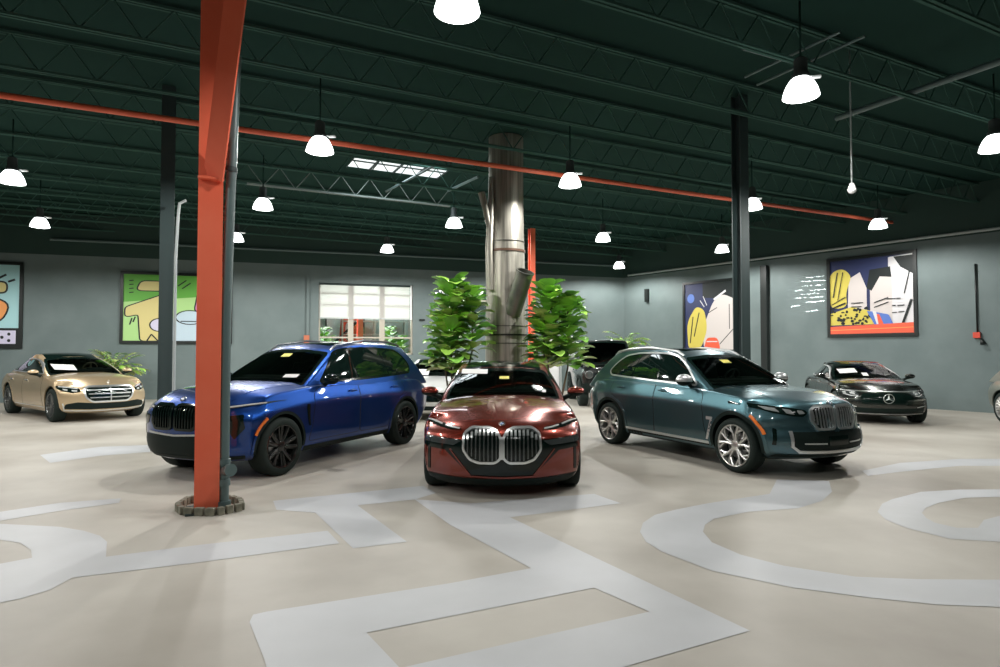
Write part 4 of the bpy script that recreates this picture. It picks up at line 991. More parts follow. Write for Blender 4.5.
def column(loc, w, label, mi='steel', h=6.38, rot=ANG):
    r = empty('steel_column', loc); tag(r, label, 'column')
    bm = bmesh.new(); ibeam(bm, V((0, 0, 0)), V((0, 0, h)), w, w, up=V((-sin(rot), cos(rot), 0)), tf=.02, tw=.014); obj('column_shaft', fix(bm), M[mi], r)
    bm = bmesh.new(); box(bm, (0, 0, .012), (w*1.5, w*1.5, .024), rotz(rot)); obj('base_plate', bm, M[mi], r); return r
column((-5.90, 10.95, 0), .22, 'dark steel column in front of the green framed picture')
column((4.40, 11.3, 0), .21, 'dark steel column behind the teal SUV roof')
column((.83, 16.2, 0), .14, 'orange steel column standing behind the large metal flue', 'orange', 4.9)
def pipe(name, pts, r, m, label, cat='pipe'):
    o0 = V(pts[0]); bm = bmesh.new(); tube(bm, [V(p)-o0 for p in pts], r, 10); o = obj(name, bm, M[m], None, o0, smooth=40)
    if label: tag(o, label, cat)
    else: struct(o)
    return o
pp = V((-5.62, 10.72, 0)); pipe('standpipe', [pp+V((0, 0, .02)), pp+V((0, 0, 3.3)), pp+V((.03, 0, 4.0)), pp+V((.05, 0, 4.25)), pp+V((.14, .05, 4.32))], .026, 'pipelight', 'thin light grey standpipe fixed to the left dark column')
bm = bmesh.new(); p0 = ground(-40, 89.3, 5.5)-(ground(892, 222.3, 5.5)-ground(-40, 89.3, 5.5)).normalized()*7; p1 = ground(892, 222.3, 5.5); tube(bm, [V((0, 0, 0)), p1-p0], .05, 12); tag(obj('ceiling_beam', bm, M['orange'], None, p0), 'long orange beam crossing the whole ceiling', 'beam')
# wall pipes
a, b = wallpt(RW, 634, 277), wallpt(RW, 1010, 226); za = 5.0
q = [K0+KD*s+V((0, 0, 5.02))-KN*-.12 for s in (.3, 25)]; pipe('wall_pipe', q, .04, 'pipelight', 'long pipe running along the top of the right wall')
q = [W0+WD*s+V((0, 0, 5.45))+WN*.12 for s in (-3, 18.3)]; pipe('wall_pipe', q, .045, 'pipe', 'long pipe running along the top of the back wall')
s_, z_ = sw(RW, 766, 310); bm = bmesh.new(); wbox(bm, RW, s_-.10, s_+.13, 0, 4.75, .005, .2); o0 = at_wall(RW, s_, 0, .1); bm.transform(Matrix.Translation(-o0)); tag(obj('downpipe', fix(bm), M['frame'], None, o0), 'black boxed downpipe on the right wall between the two pictures', 'pipe')
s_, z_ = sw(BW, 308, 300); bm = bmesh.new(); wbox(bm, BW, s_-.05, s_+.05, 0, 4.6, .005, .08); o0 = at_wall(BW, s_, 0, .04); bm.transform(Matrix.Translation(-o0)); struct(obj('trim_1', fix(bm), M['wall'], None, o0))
# small orange box by the window
s_, z_ = sw(BW, 306.5, 338); bm = bmesh.new(); wbox(bm, BW, s_-.10, s_+.10, z_-.22, z_+.10, .085, .17); o0 = at_wall(BW, s_, z_, .1); bm.transform(Matrix.Translation(-o0)); tag(obj('junction_box', fix(bm), mat('dull_orange', rgb(190, 110, 80), .6), None, o0), 'small orange box on the wall left of the window', 'box')
s_, z_ = sw(BW, 422, 320); bm = bmesh.new(); wbox(bm, BW, s_-.11, s_+.11, z_-.035, z_+.035, .005, .05); o0 = at_wall(BW, s_, z_, 0); bm.transform(Matrix.Translation(-o0)); tag(obj('wall_sign', fix(bm), M['frame'], None, o0), 'small black plate on the wall right of the window', 'sign')
# alarm on the right wall
s_, z_ = sw(RW, 978, 335.5); al_ = empty('fire_alarm', at_wall(RW, s_, z_, 0)); tag(al_, 'red fire alarm box with a black conduit on the right wall', 'alarm'); L_ = al_.location.copy()
bm = bmesh.new(); wbox(bm, RW, s_-.09, s_+.07, z_-.07, z_+.09, .005, .10); bm.transform(Matrix.Translation(-L_)); obj('alarm_box', fix(bm), mat('alarm_red', rgb(205, 70, 50), .4), al_)
bm = bmesh.new(); tube(bm, [at_wall(RW, s_, z_+.09, .04)-L_, at_wall(RW, s_-.02, z_+2.0, .04)-L_], .022, 8); obj('conduit', bm, M['frame'], al_)
bm = bmesh.new(); tube(bm, [at_wall(RW, s_+.10, z_-.10, .06)-L_, at_wall(RW, s_+.14, z_-.24, .10)-L_], [.03, .07], 12); obj('horn', bm, M['frame'], al_)
s_, z_ = sw(RW, 648, 302); bm = bmesh.new(); wbox(bm, RW, s_-.08, s_+.08, z_, z_+.55, .005, .14); o0 = at_wall(RW, s_, z_, 0); bm.transform(Matrix.Translation(-o0)); tag(obj('wall_bracket', fix(bm), M['frame'], None, o0), 'small black bracket high on the right wall beside the room corner', 'bracket')
# bar joists of the roof
_j = None
M['joistlit'] = mat('lit_joist_paint', (.20, .24, .23), .6)  # light on the joist by the rooflight is put into this colour
def joist(u, v0, v1, zt_=6.34, dep=.50, m='joist'):
    bm = bmesh.new()
    for z in (zt_, zt_-dep):
        for s in (-.035, .035): prism(bm, [(v0, z-.018), (v1, z-.018), (v1, z+.018), (v0, z+.018)], u+s-.02, u+s+.02, lambda a, b, t: UV(t, a, b))
    n_ = int((v1-v0)/.36)
    for i in range(n_):
        a = v0+(v1-v0)*i/n_; b = v0+(v1-v0)*(i+1)/n_; z0, z1 = (zt_, zt_-dep) if i % 2 == 0 else (zt_-dep, zt_)
        tube(bm, [UV(u, a, z0), UV(u, b, z1)], .012, 5, cap=False)
    return struct(obj('ceiling_joist', fix(bm), M[m]))
JU = cu+.55
for k in range(-7, 7): joist(JU+k*1.75, -14, 20) if k else (joist(JU, -14, 1.2), joist(JU, 1.2, 6.6, m='joistlit'), joist(JU, 6.6, 20))
for v in ():   # girders along the other axis
    bm = bmesh.new(); ibeam(bm, UV(-4, v, 5.78), UV(26, v, 5.78), .22, .12); struct(obj('ceiling_girder', fix(bm), M['ceil']))
# rooflight
M['skyglass'] = mat('rooflight_diffuser', (.8, .82, .82), .5, emis=(.80, .86, .88, 1), es=1.0)
sk = empty('window_3', UV(cu-.61, cv+1.25, CEIL)); struct(sk); bm = bmesh.new(); prism(bm, [(cu-1.22, cv), (cu, cv), (cu, cv+2.5), (cu-1.22, cv+2.5)], CEIL+.04, CEIL+.05, lambda a, b, t: UV(a, b, t)-sk.location); obj('rooflight_pane', fix(bm), M['skyglass'], sk)
bm = bmesh.new()
for i in range(5): v = cv+2.5*i/4; prism(bm, [(cu-1.22, v-.03), (cu, v-.03), (cu, v+.03), (cu-1.22, v+.03)], CEIL+.01, CEIL+.035, lambda a, b, t: UV(a, b, t)-sk.location)
prism(bm, [(cu-.64, cv), (cu-.58, cv), (cu-.58, cv+2.5), (cu-.64, cv+2.5)], CEIL+.015, CEIL+.035, lambda a, b, t: UV(a, b, t)-sk.location)
obj('rooflight_bars', fix(bm), M['steel'], sk)
# sprinkler pipes and rods
for (pa, pb, z, r) in (((386, 191.5), (438, 164), 6.1, .03), ((448.4, 190.7), (478.3, 176.7), 6.1, .035), ((743, 48), (880, 86), 5.9, .03), ((836, 118.5), (1010, 58), 5.9, .05), ((745, 77), (840, 32), 6.1, .02), ((757, 85), (865, 36), 6.1, .02)):
    pipe('ceiling_pipe', [ground(*pa, z), ground(*pb, z)], r, 'pipe', None)
h0 = ground(850, 80, 5.9); hp = empty('hanging_sensor', V((h0.x, h0.y, 4.18))); tag(hp, 'white ball sensor hanging on a long thin rod from the ceiling', 'sensor')
bm = bmesh.new(); tube(bm, [(0, 0, .06), (0, 0, 6.4-4.18)], .012, 8); obj('rod', bm, M['pipelight'], hp)
bm = bmesh.new(); ball(bm, (0, 0, 0), (.062, .062, .062)); lathe(bm, [(.03, .10), (.055, .04)], 16); obj('sensor_ball', bm, M['bwhite'], hp)
# ---------------------------------------------------------------- lamps
M['shade'] = mat('glowing_prismatic_shade', (.9, .92, .9), .3, emis=(.93, 1, .98, 1), es=4)
M['bulb'] = mat('lamp_bulb', (1, 1, 1), .3, emis=(.95, 1, .99, 1), es=12)
M['lamphousing'] = mat('lamp_housing', (.05, .06, .06), .6)
def make_lamp():
    r = empty('high_bay_lamp', (0, 0, 5.08)); bm = bmesh.new()
    pr = [(.232, 0), (.226, .03), (.205, .10), (.172, .17), (.135, .225), (.105, .25), (.100, .245), (.13, .22), (.166, .165), (.198, .10), (.219, .03), (.224, 0)]
    lathe(bm, pr, 32, close=True); obj('lamp_shade', bm, M['shade'], r, smooth=60)
    bm = bmesh.new(); ball(bm, (0, 0, .12), (.05, .05, .09)); obj('bulb', bm, M['bulb'], r)
    bm = bmesh.new(); lathe(bm, [(0, .24), (.11, .24), (.11, .30), (.085, .33), (.085, .50), (.05, .53), (0, .53)], 24); obj('ballast', bm, M['lamphousing'], r, smooth=40)
    bm = bmesh.new(); box(bm, (.20, .05, .27), (.12, .06, .035), bev=.01); tube(bm, [(.09, .03, .29), (.16, .045, .28)], .012, 6); obj('side_bracket', bm, M['bwhite'], r)  # white box on a side bracket by the shade; gives no light
    bm = bmesh.new(); tube(bm, [(0, 0, .52), (0, 0, 1.30)], .014, 8); obj('stem', bm, M['ceil'], r)
    return r
LAMPS = [(-.43, 6.13, 'largest ceiling lamp, hanging at the top centre of the photo'), (4.02, 8.20, 'big ceiling lamp left of the hanging ball sensor'), (8.36, 10.39, 'ceiling lamp cut by the right edge of the photo'),
 (-3.07, 10.49, 'ceiling lamp hanging in front of the orange beam, left of the rooflight'), (-9.85, 12.44, 'ceiling lamp at the left edge under the orange beam'), (1.44, 12.67, 'ceiling lamp against the orange beam right of the flue'),
 (-5.66, 14.73, 'ceiling lamp right of the orange column, below the rooflight'), (-12.57, 16.87, 'ceiling lamp above the left wall pictures'), (-1.26, 16.87, 'ceiling lamp just left of the flue'),
 (3.17, 19.03, 'ceiling lamp right of the flue, below the beam'), (-3.86, 21.14, 'ceiling lamp above the window with the blind'), (7.59, 21.14, 'ceiling lamp above the small right wall picture'),
 (10.41, 17.01, 'ceiling lamp at the right end of the orange beam'), (6.02, 14.73, 'ceiling lamp partly behind the right dark column'), (4.85, 25.21, 'farthest small ceiling lamp near the room corner'), (-8.13, 19.03, 'ceiling lamp half hidden by the orange column pipe')]
proto = make_lamp()
def spot(x, y, z, pw, cone=178, blend=.04, r=.10):
    ld = bpy.data.lights.new('lamp_light', 'SPOT'); ld.energy = pw; ld.spot_size = R(cone); ld.spot_blend = blend; ld.shadow_soft_size = r; ld.color = (1, .985, .95)
    o = bpy.data.objects.new('lamp_light', ld); C.objects.link(o); o.location = (x, y, z)
    # batwing photometry of a prismatic high bay: more light sideways than straight down
    ld.use_nodes = True; n, l = ld.node_tree.nodes, ld.node_tree.links; em = n['Emission']
    tc = n.new('ShaderNodeTexCoord'); sp = n.new('ShaderNodeSeparateXYZ'); ab = n.new('ShaderNodeMath'); ab.operation = 'ABSOLUTE'
    rp = n.new('ShaderNodeValToRGB'); e = rp.color_ramp.elements
    e[0].position = .12; e[0].color = (0, 0, 0, 1); e[1].position = 1; e[1].color = (.72, .72, .72, 1)
    for p, v in ((.31, .85), (.42, 1), (.65, .8)): q = e.new(p); q.color = (v, v, v, 1)
    l.new(tc.outputs['Normal'], sp.inputs[0]); l.new(sp.outputs[2], ab.inputs[0]); l.new(ab.outputs[0], rp.inputs[0]); l.new(rp.outputs[0], em.inputs['Strength'])
    return o
POW = 390
for i, (x, y, lb) in enumerate(LAMPS):
    o = proto if i == 0 else copy_tree(proto)
    o.location = (x, y, 5.08); o.rotation_euler = (0, 0, random.uniform(-.3, .3)); tag(o, lb, 'lamp', 'high bay ceiling lamps')
    spot(x, y, 5.05, POW*(.52 if i == 0 else 1.35 if i in (7, 10, 11, 12, 14, 15) else 1.25 if i in (1, 3, 5, 6, 8, 9, 13) else 1.08))
# the same lamp rows go on outside the frame, behind and beside the camera
for (u, v) in [(5.6, -8), (4.4, -3.4), (.6, 1.7), (.6, 6.5), (.6, 11.4), (10.7, -3.2), (10.7, -8), (15.6, -8), (15.6, 20), (10.6, 21.5), (20.6, -8.5), (20.5, 10.9)]:
    p = UV(u, v)
    if (p-K0).dot(KN) < .8 or (p-W0).dot(WN) < .8: continue
    spot(p.x, p.y, 5.05, POW*(.3 if v < 2 and u < 1 else .12 if u < 1 else .6 if u < 5 else 1))
def area(name, loc, target, sx, sy, pw, col=(1, 1, 1)):
    ld = bpy.data.lights.new(name, 'AREA'); ld.shape = 'RECTANGLE'; ld.size = sx; ld.size_y = sy; ld.energy = pw; ld.color = col
    o = bpy.data.objects.new(name, ld); C.objects.link(o); o.location = loc; o.rotation_euler = (V(target)-V(loc)).to_track_quat('-Z', 'Z').to_euler(); return o
area('window_daylight', at_wall(BW, (s0+s1)/2, 3.6, -2.6), at_wall(BW, (s0+s1)/2, 3.2, 0), 5, 2.6, 330, (1, .98, .95))
area('window_daylight', at_wall(BW, (g0+g1)/2, 3.6, -1.6), at_wall(BW, (g0+g1)/2, 3.2, 0), 2.5, 2.2, 200, (1, .98, .95))
area('rooflight_daylight', UV(cu-.61, cv+1.25, CEIL-.02), UV(cu-.61, cv+1.25, 0), 2.4, 1.1, 60, (.85, .95, 1))
area('hall_light', at_wall(BW, (s0+s1)/2, 5.2, -3.2), at_wall(BW, (s0+s1)/2, 1.5, -4.2), 5, .6, 90)
# added unseen lamps: narrow collimated beams imitating sun streaks on the right wall
for (x0, x1, y) in ((806, 823, 277), (801, 825, 281), (802, 823, 285.5), (794, 803, 290.5), (808, 826, 290), (800, 818, 294), (795, 823, 297.5), (806, 824, 301.5), (791, 800, 306), (806, 818, 311)):
    p, q = wallpt(RW, x0, y+.8), wallpt(RW, x1, y-.8); c_ = (p+q)/2; L_ = (q-p).length
    ld = bpy.data.lights.new('streak_helper', 'AREA'); ld.shape = 'RECTANGLE'; ld.size = L_; ld.size_y = .02; ld.spread = R(1.2); ld.energy = 1.1*L_; ld.color = (1, .98, .95)
    o = bpy.data.objects.new('streak_helper', ld); C.objects.link(o); o.location = c_+KN*.5
    zz = KN; xx = (q-p).normalized(); yy = zz.cross(xx); o.rotation_euler = Matrix((xx, yy, zz)).transposed().to_euler()
# world: faint blue-green ambience
w = bpy.data.worlds.new('world'); bpy.context.scene.world = w; w.use_nodes = True
w.node_tree.nodes['Background'].inputs[0].default_value = (.10, .16, .15, 1); w.node_tree.nodes['Background'].inputs[1].default_value = .1
sc = bpy.context.scene
sc.view_settings.view_transform = 'Standard'; sc.view_settings.look = 'None'; sc.view_settings.gamma = 1; sc.view_settings.exposure = 0; sc.view_settings.use_curve_mapping = False
# ---------------------------------------------------------------- pictures
def flat(name, hexc): return mat(name, hexc, .55)
A = dict(green=flat('art_green', rgb(96, 170, 62)), lime=flat('art_pale_green', rgb(172, 214, 138)), yellow=flat('art_sand_yellow', rgb(214, 200, 134)), pink=flat('art_pink', rgb(232, 140, 196)),
         blue=flat('art_pale_blue', rgb(188, 208, 220)), aqua=flat('art_aqua', rgb(170, 216, 220)), orange=flat('art_orange', rgb(240, 160, 92)), black=flat('art_black', rgb(16, 26, 26)), lilac=flat('art_lilac', rgb(208, 204, 228)),
         gold=flat('art_gold', rgb(206, 190, 84)), cream=flat('art_cream', rgb(206, 198, 194)), navy=flat('art_navy', rgb(34, 44, 84)), coral=flat('art_coral', rgb(226, 92, 62)), royal=flat('art_royal_blue', rgb(84, 116, 190)), white=flat('art_white', rgb(214, 212, 214)))
AK = list(A)
def picture(w, s0, s1, z0, z1, fw, bg, shapes, label):
    cx = (s0+s1)/2; root = empty('framed_picture', at_wall(w, cx, z0, 0)); tag(root, label, 'picture'); L = root.location.copy()
    bm = bmesh.new()
    for q in ((s0, s0+fw, z0, z1), (s1-fw, s1, z0, z1), (s0+fw, s1-fw, z0, z0+fw), (s0+fw, s1-fw, z1-fw, z1)): wbox(bm, w, *q, .005, .075)
    bm.transform(Matrix.Translation(-L)); obj('frame', fix(bm), M['frame'], root)
    bm = bmesh.new(); a0, a1, b0, b1 = s0+fw, s1-fw, z0+fw, z1-fw
    wbox(bm, w, a0, a1, b0, b1, .010, .040, AK.index(bg)); bmesh.ops.recalc_face_normals(bm, faces=bm.faces)
    sx, sz = a1-a0, b1-b0; cl = [(0, 0), (1, 0), (1, 1), (0, 1)]
    k = 0
    for colr, poly in shapes:
        poly = clip(poly, cl)
        if len(poly) < 3: continue
        k += 1; h = .0415+k*.0004
        tess = geometry.tessellate_polygon([[V((p[0]*sx, p[1]*sz, 0)) for p in poly]])
        vs = [bm.verts.new(at_wall(w, a0+p[0]*sx, b0+p[1]*sz, h)) for p in poly]
        for t in tess:
            try: f = bm.faces.new([vs[i] for i in t]); f.material_index = AK.index(colr)
            except ValueError: continue
            f.normal_update()
            if f.normal.dot(w[2]) < 0: f.normal_flip()
    bm.transform(Matrix.Translation(-L)); me = bpy.data.meshes.new('canvas'); bm.to_mesh(me); bm.free(); link('canvas', me, [A[x] for x in AK], root)
    return root
def ell(cx, cy, rx, ry, n=20, a0=0, a1=360): return [(cx+rx*cos(R(a0+(a1-a0)*k/n)), cy+ry*sin(R(a0+(a1-a0)*k/n))) for k in range(n+(a1-a0 < 360))]
def outl(colr, poly, d=.03): return [('black', offset(poly, d)), (colr, poly)]
def bar(x0, y0, x1, y1, w, colr='black'): return (colr, stroke([(x0, y0), (x1, y1)], w)[0])
def pic_span(w, xl, xr, yt, yb):
    a, zt_ = sw(w, xl, yt); b, _ = sw(w, xr, yt); _, zb = sw(w, xl, yb); return a, b, zb, zt_
# left edge: aqua with an orange disc form and a spotted strip
b_, z1_ = sw(BW, 24.4, 262.6); _, z0_ = sw(BW, 24.4, 348.5)
sh = outl('orange', fillet([(.30, .24), (.82, .30), (.90, .52), (.62, .62), (.30, .55)], .1), .02) + outl('yellow', fillet([(.6, .66), (.86, .66), (.86, .78), (.6, .78)], .05), .02) + outl('orange', ell(.2, .7, .18, .16), .02)
sh += [bar(.66, .86, .74, .93, .025), bar(.78, .83, .86, .88, .025), bar(.88, .79, .95, .82, .025)]
sh += [('black', [(0, 0), (1, 0), (1, .215), (0, .215)]), ('lilac', [(0, .02), (.97, .02), (.97, .185), (0, .185)])] + [('black', ell(x, y, .018, .02, 8)) for x in (.06, .2, .34, .48, .62, .76, .9) for y in (.06, .14)] + [('black', ell(x, .1, .018, .02, 8)) for x in (.13, .27, .41, .55, .69, .83)]
picture(BW, b_-2.9, b_, z0_, z1_, .10, 'aqua', sh, 'aqua and orange picture cut off by the left edge of the photo')
# green framed picture: abstract blocks with thick outlines
a_, b_, z0_, z1_ = pic_span(BW, 121, 233, 271, 343.5)
sh = [('lime', [(0, 0), (1, 0), (1, .72), (0, .58)]), ('blue', [(.42, 0), (1, 0), (1, .34), (.42, .34)])]
sh += outl('yellow', fillet([(.02, .50), (.36, .70), (.36, .0), (.16, .0), (.14, .40), (.02, .36)], .04), .014) + outl('yellow', fillet([(.12, .76), (.36, .76), (.36, .90), (.16, .90)], .05), .014) + outl('lilac', ell(.33, .24, .08, .09), .014)
sh += outl('pink', fillet([(.66, .44), (.70, .76), (.80, .80), (.92, .72), (.94, .42)], .08), .014) + outl('blue', ell(.62, .36, .13, .10), .014) + outl('lime', ell(.9, .2, .08, .12), .014)
sh += [bar(.05, y, .09, y+.01, .014) for y in (.72, .78, .84, .90)] + [bar(.50, .84, .58, .93, .014), bar(.54, .80, .62, .89, .014), bar(.06, .24, .08, .34, .014), bar(.09, .28, .11, .36, .014), bar(.53, .30, .72, .30, .014), bar(.22, .0, .26, .10, .014), bar(.26, .10, .32, .0, .014)]
picture(BW, a_, b_, z0_, z1_, .10, 'green', sh, 'green and yellow picture with thick black outlines behind the left dark column')
# right wall, small
a_, b_, z0_, z1_ = pic_span(RW, 683.5, 741, 283, 352)
sh = [('black', [(.35, .78), (1, .72), (1, 1), (.35, 1)]), ('cream', fillet([(.36, .35), (.55, .72), (.72, .82), (1, .70), (1, 0), (.36, 0)], .1)), ('gold', fillet([(.06, .0), (.04, .42), (.22, .66), (.38, .60), (.44, .3), (.30, 0)], .12)), ('coral', fillet([(.36, 0), (.42, .18), (.62, .18), (.68, 0)], .06)), ('royal', ell(.12, .78, .07, .07))]
sh += [bar(.10, .1, .16, .5, .02), bar(.18, .2, .28, .56, .02), bar(.46, .55, .62, .62, .012), bar(.66, .08, 1, .38, .012), bar(.30, .74, .38, .64, .012, 'white'), bar(.36, .80, .43, .66, .012, 'white'), bar(.56, .74, .78, .86, .03, 'white'), bar(.42, .12, .62, .12, .015, 'white'), bar(.84, .3, .84, .66, .012)]
picture(RW, a_, b_, z0_, z1_, .09, 'navy', sh, 'smaller yellow and cream picture left of the right dark column')
# right wall, large
a_, b_, z0_, z1_ = pic_span(RW, 827.4, 917.3, 259.5, 337.4)
sh = [('navy', [(.2, .62), (.62, .62), (.62, 1), (.2, 1)]), ('white', [(.72, .12), (1, .12), (1, 1), (.72, .98)]), ('black', [(.78, .98), (1, .98), (1, .74), (.86, .84)]), ('cream', [(.22, .28), (.24, .74), (.38, .82), (.46, .60), (.46, .28)]), ('cream', [(.50, .12), (.50, .62), (.62, .76), (.76, .74), (.76, .12)]), ('black', [(.46, .60), (.50, .84), (.76, .86), (.76, .72), (.62, .74), (.52, .56)])]
sh += [('gold', fillet([(0, .34), (0, .84), (.16, .90), (.28, .78), (.20, .55), (.22, .36)], .1)), ('gold', [(0, .12), (.56, .12), (.50, .30), (.26, .36), (0, .28)])]
random.seed(3)
for _ in range(46):
    x, y = random.uniform(.01, .52), random.uniform(.13, .34); sh.append(('black', ell(x, y, random.uniform(.010, .026), random.uniform(.010, .022), 7)))
sh += [bar(.04, .5, .10, .84, .016), bar(.10, .46, .17, .84, .012), bar(.02, .40, .2, .50, .012), bar(.0, .34, .2, .42, .02), bar(.27, .36, .40, .36, .012), bar(.27, .41, .42, .41, .012), bar(.55, .34, .72, .40, .012), bar(.55, .40, .72, .46, .012), bar(.88, .12, .98, .42, .03), bar(.90, .5, .98, .86, .012), bar(.76, .35, .90, .35, .012), bar(.76, .26, .90, .27, .01), bar(.74, .98, .84, .12, .018, 'white'), bar(.70, .44, .86, .44, .01)]
sh += [('royal', fillet([(.46, .30), (.56, .10), (.78, .10), (.72, .24), (.56, .28)], .02)), ('white', [(.53, .29), (.57, .29), (.62, .12), (.58, .12)]), ('coral', [(.58, .25), (.61, .25), (.66, .12), (.60, .12)]), ('coral', [(0, 0), (1, 0), (1, .13), (0, .10)]), bar(0, .05, 1, .07, .008, 'orange')]
picture(RW, a_, b_, z0_, z1_, .10, 'navy', sh, 'large yellow, cream and blue picture with a coral strip on the right wall')
# ---------------------------------------------------------------- flue and plants
M['flue'] = noise_mix(mat('brushed_steel_sheet', (.5, .49, .45), .38, .75), rgb(128, 125, 117), rgb(178, 174, 162), 2.2, 6, .3, .7, (.42, .6), (9, 9, .35))
M['darksteel'] = noise_mix(mat('tarnished_steel', (.2, .2, .18), .45, .7), rgb(84, 88, 82), rgb(122, 122, 112), 3, 5)
M['rust'] = mat('brown_band', rgb(104, 78, 64), .5, .4); M['fluedark'] = mat('dark_seam', rgb(52, 52, 48), .5, .5)
FX = V((.13, 13.6, 0)); fl_ = empty('metal_flue', FX); tag(fl_, 'wide brushed steel flue rising behind the red sedan with a tilted side pipe', 'flue')
bm = bmesh.new(); lathe(bm, [(.455, 0), (.45, 1.9), (.445, 2.3), (.425, 3.1), (.405, 3.9), (.385, 4.8), (.38, 6.38)], 64); obj('flue_pipe', bm, M['flue'], fl_, smooth=30)
for z, r, h, m in ((3.84, .415, .05, 'rust'), (2.02, .456, .035, 'fluedark'), (2.22, .452, .012, 'fluedark'), (1.85, .458, .014, 'fluedark'), (4.06, .405, .010, 'fluedark')):
    bm = bmesh.new(); lathe(bm, [(r-.01, z), (r+.012, z), (r+.012, z+h), (r-.01, z+h)], 64); obj('flue_band', bm, M[m], fl_, smooth=30)
bm = bmesh.new(); a = V((.16, -.34, 2.58)); b = V((.40, -.66, 3.36)); d = (b-a); q = d.to_track_quat('Z', 'Y').to_matrix().to_4x4(); L = d.length
lathe(bm, [(.0, -.1), (.185, -.1), (.185, L-.04), (.20, L-.03), (.20, L), (.165, L), (.16, L-.5), (0, L-.5)], 40); bm.transform(Matrix.Translation(a) @ q); obj('side_pipe', bm, M['darksteel'], fl_, smooth=35)
bm = bmesh.new(); tube(bm, [(-.34, -.30, 3.0), (-.36, -.30, 3.9), (-.33, -.28, 4.6), (-.32, -.27, 5.45)], [.09, .085, .075, .055], 16); obj('small_pipe', bm, M['flue'], fl_, smooth=40)
bm = bmesh.new(); tube(bm, [(-.35, -.30, 4.35), (-.44, -.31, 4.75), (-.53, -.32, 5.10)], [.065, .07, .075], 16); obj('branch_pipe', bm, M['flue'], fl_, smooth=40)
def leaf_mats(): 
    return [mat('leaf_bright', rgb(166, 216, 92), .4, coat=.2), mat('leaf_mid', rgb(130, 188, 80), .42, coat=.2), mat('leaf_dark', rgb(70, 120, 54), .45, coat=.2), mat('leaf_olive', rgb(182, 196, 122), .5, coat=.1)]
LM = leaf_mats()
def leaf(bm, p, d, up, L, Wd, mi, curl=.35):
    d = d.normalized(); s = d.cross(up).normalized(); u = s.cross(d); n = 6; rows = []
    wid = [.12, .62, .80, 1.0, 1.05, .86, .25]
    for i in range(n+1):
        t = i/n; c = p+d*L*t*(1-.15*curl*t)-V((0, 0, 1))*L*curl*t*t
        w = Wd*wid[i]/2; rows.append([bm.verts.new(c-s*w+u*w*.30), bm.verts.new(c), bm.verts.new(c+s*w+u*w*.30)])
    for a, b in zip(rows, rows[1:]):
        for k in range(2): f = bm.faces.new((a[k], a[k+1], b[k+1], b[k])); f.material_index = mi; f.smooth = True
def pot(root, r, h, m):
    bm = bmesh.new(); lathe(bm, [(0, 0), (r*.75, 0), (r, h), (r*.93, h), (r*.90, h-.06), (0, h-.06)], 28); obj('pot', bm, m, root, smooth=40)
M['bark'] = noise_mix(mat('plant_stem', (.12, .10, .07), .8), rgb(84, 70, 54), rgb(116, 100, 80), 8, 4); M['potm'] = mat('dark_planter', (.03, .035, .033), .5)
def fig(loc, stems, label, seed, L=.44, name='potted_fig'):
    random.seed(seed); root = empty(name, loc); tag(root, label, 'plant'); pot(root, .30, .48, M['potm']); bs = bmesh.new(); bl = bmesh.new()
    for (x, y, z0, z1, rad, n) in stems:
        tube(bs, [(x*.25, y*.25, .40), (x*.6, y*.6, z0*.6), (x, y, z0), (x, y, z1-.1)], [.028, .024, .018, .010], 8)
        for i in range(n):
            t = (i+.5)/n; z = z0+(z1-z0)*t; a = i*2.4+random.uniform(-.4, .4); el = random.uniform(.05, .5)+.45*t
            rr = rad*(.55+.45*sin(pi*min(1, .25+.75*t)))*(1-.45*max(0, t-.75)/.25)
            off = rr*random.uniform(.15, .62)
            p = V((x+off*cos(a), y+off*sin(a), z)); d = V((cos(a), sin(a), el))
            mi = random.choices([0, 1, 2, 3], [.30+.3*t, .40, .20, .35*(1-t)])[0]
            leaf(bl, p, d, V((0, 0, 1)), L*random.uniform(.65, 1.15), L*random.uniform(.62, .86), mi, random.uniform(.0, .5))
    obj('stem', bs, M['bark'], root, smooth=50); obj('foliage', bl, LM, root); return root
fig((-.94, 12.86, 0), [(-.06, -.05, 1.25, 3.06, .36, 150), (.36, .10, 1.70, 2.98, .24, 70), (-.20, .1, 1.3, 2.4, .30, 70)], 'tall potted fig with broad leaves left of the metal flue', 5)
fig((1.12, 12.88, 0), [(-.12, 0, 1.35, 3.02, .33, 130), (.30, .12, 1.35, 2.80, .35, 130), (-.20, .1, 1.4, 2.5, .28, 60)], 'tall potted fig with broad leaves right of the metal flue', 11, .40)
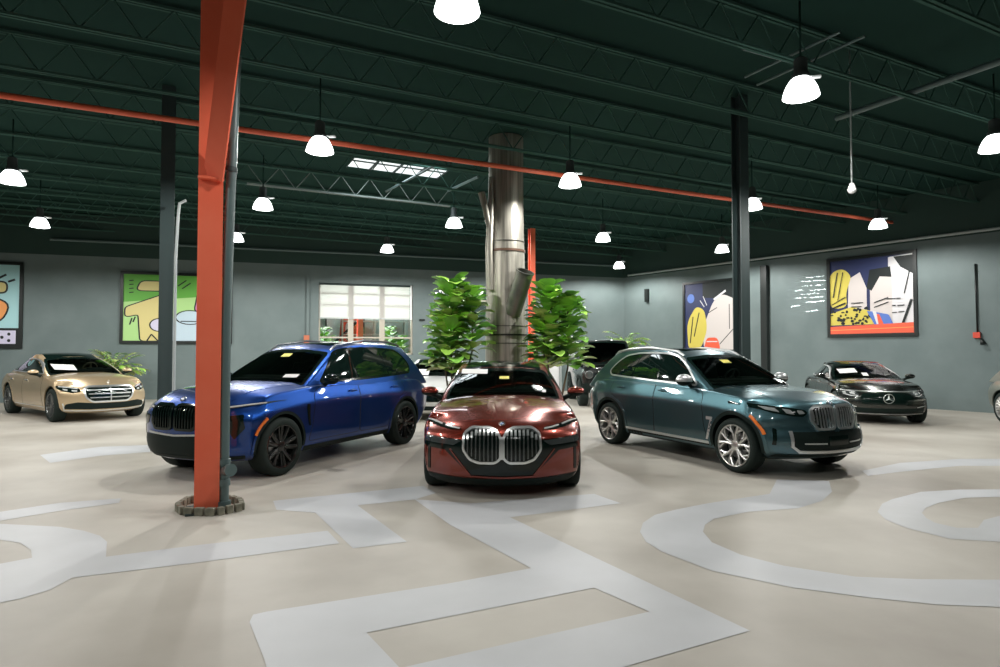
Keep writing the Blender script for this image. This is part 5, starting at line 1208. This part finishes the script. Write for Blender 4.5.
def palm(loc, h, n, L, label, seed, name='potted_palm', spread=1):
    random.seed(seed); root = empty(name, loc); tag(root, label, 'plant'); pot(root, .26, .42, M['potm']); bs = bmesh.new(); bl = bmesh.new()
    for i in range(n):
        a = i*2.4; el = random.uniform(.5, 1.25); b = V((0, 0, h*random.uniform(.35, .5))); ln = L*random.uniform(.8, 1.2)
        pts = [V((0, 0, .36)), b]; hd = V((cos(a), sin(a), 0))*spread
        for t in (.35, .7, 1): pts.append(b+hd*ln*t*.75+V((0, 0, 1))*ln*(t*el-.55*t*t))
        tube(bs, pts, .008, 5)
        for j in range(1, 5):
            for t in (0, .33, .66):
                if j == 4: continue
                p = pts[j]*(1-t)+pts[j+1]*t; dd = (pts[j+1]-pts[j]).normalized()
                for s in (-1, 1): leaf(bl, p, dd*.8+dd.cross(V((0, 0, 1))).normalized()*s*.8+V((0, 0, .1)), V((0, 0, 1)), .26*L, .07*L, random.choice([0, 1, 3, 3]), .3)
    obj('stem', bs, M['bark'], root); obj('foliage', bl, LM, root); return root
p = at_wall(BW, sw(BW, 124, 360)[0], 0, 1.3); palm((p.x, p.y, 0), 2.1, 26, 1.1, 'feathery potted palm by the wall behind the gold sedan', 2)
p = V((5.0, 24.4, 0)); palm(p, 4.0, 26, 1.0, 'leafy plant poking up behind the black off-roader', 4, 'potted_plant')
for i, (px, nn, hh, lb) in enumerate(((326, -1.6, 2.6, 'green plant seen through the left part of the window'), (396, -1.7, 2.7, 'bushy green plant seen through the right part of the window'))):
    p = at_wall(BW, sw(BW, px, 330)[0], 0, nn); fig((p.x, p.y, 0), [(0, 0, .8, hh, .5, 70), (.5 if i else .1, -.2, .8, hh*.85, .5, 50)], lb, 20+i, .34, 'potted_shrub')
# things seen through the window
s_ = sw(BW, 366, 335)[0]; p = at_wall(BW, s_, 0, -2.6); column((p.x, p.y, 0), .22, 'orange column seen through the window under the blind', 'orange', 5.4)
SB = (W0-WN*4.15, WD, WN)
a_ = (wallpt(SB, 330, 330)-SB[0]).dot(WD); picture(SB, a_-.2, a_+1.5, 1.2, 4.0, .05, 'white', [('coral', fillet([(.3, .1), (.4, .8), (.8, .9), (.85, .3), (.6, .1)], .1)), ('black', ell(.6, .4, .08, .06)), ('white', ell(.6, .55, .1, .1)), bar(.2, .3, .9, .7, .05)], 'white and red picture seen through the window')
a_ = (wallpt(SB, 355, 330)-SB[0]).dot(WD); rk = empty('shelving_rack', at_wall(SB, a_+.8, 0, .35)); tag(rk, 'pale shelving rack seen through the window under the blind', 'rack')
bm = bmesh.new()
for z in (.6, 1.2, 1.8, 2.4, 3.0): wbox(bm, SB, a_-.6, a_+2.2, z, z+.05, .1, .6)
for s in (-.6, .8, 2.15): wbox(bm, SB, a_+s, a_+s+.05, 0, 3.2, .1, .6)
bm.transform(Matrix.Translation(-rk.location)); obj('rack_frame', fix(bm), mat('rack_grey', (.55, .58, .55), .6), rk)
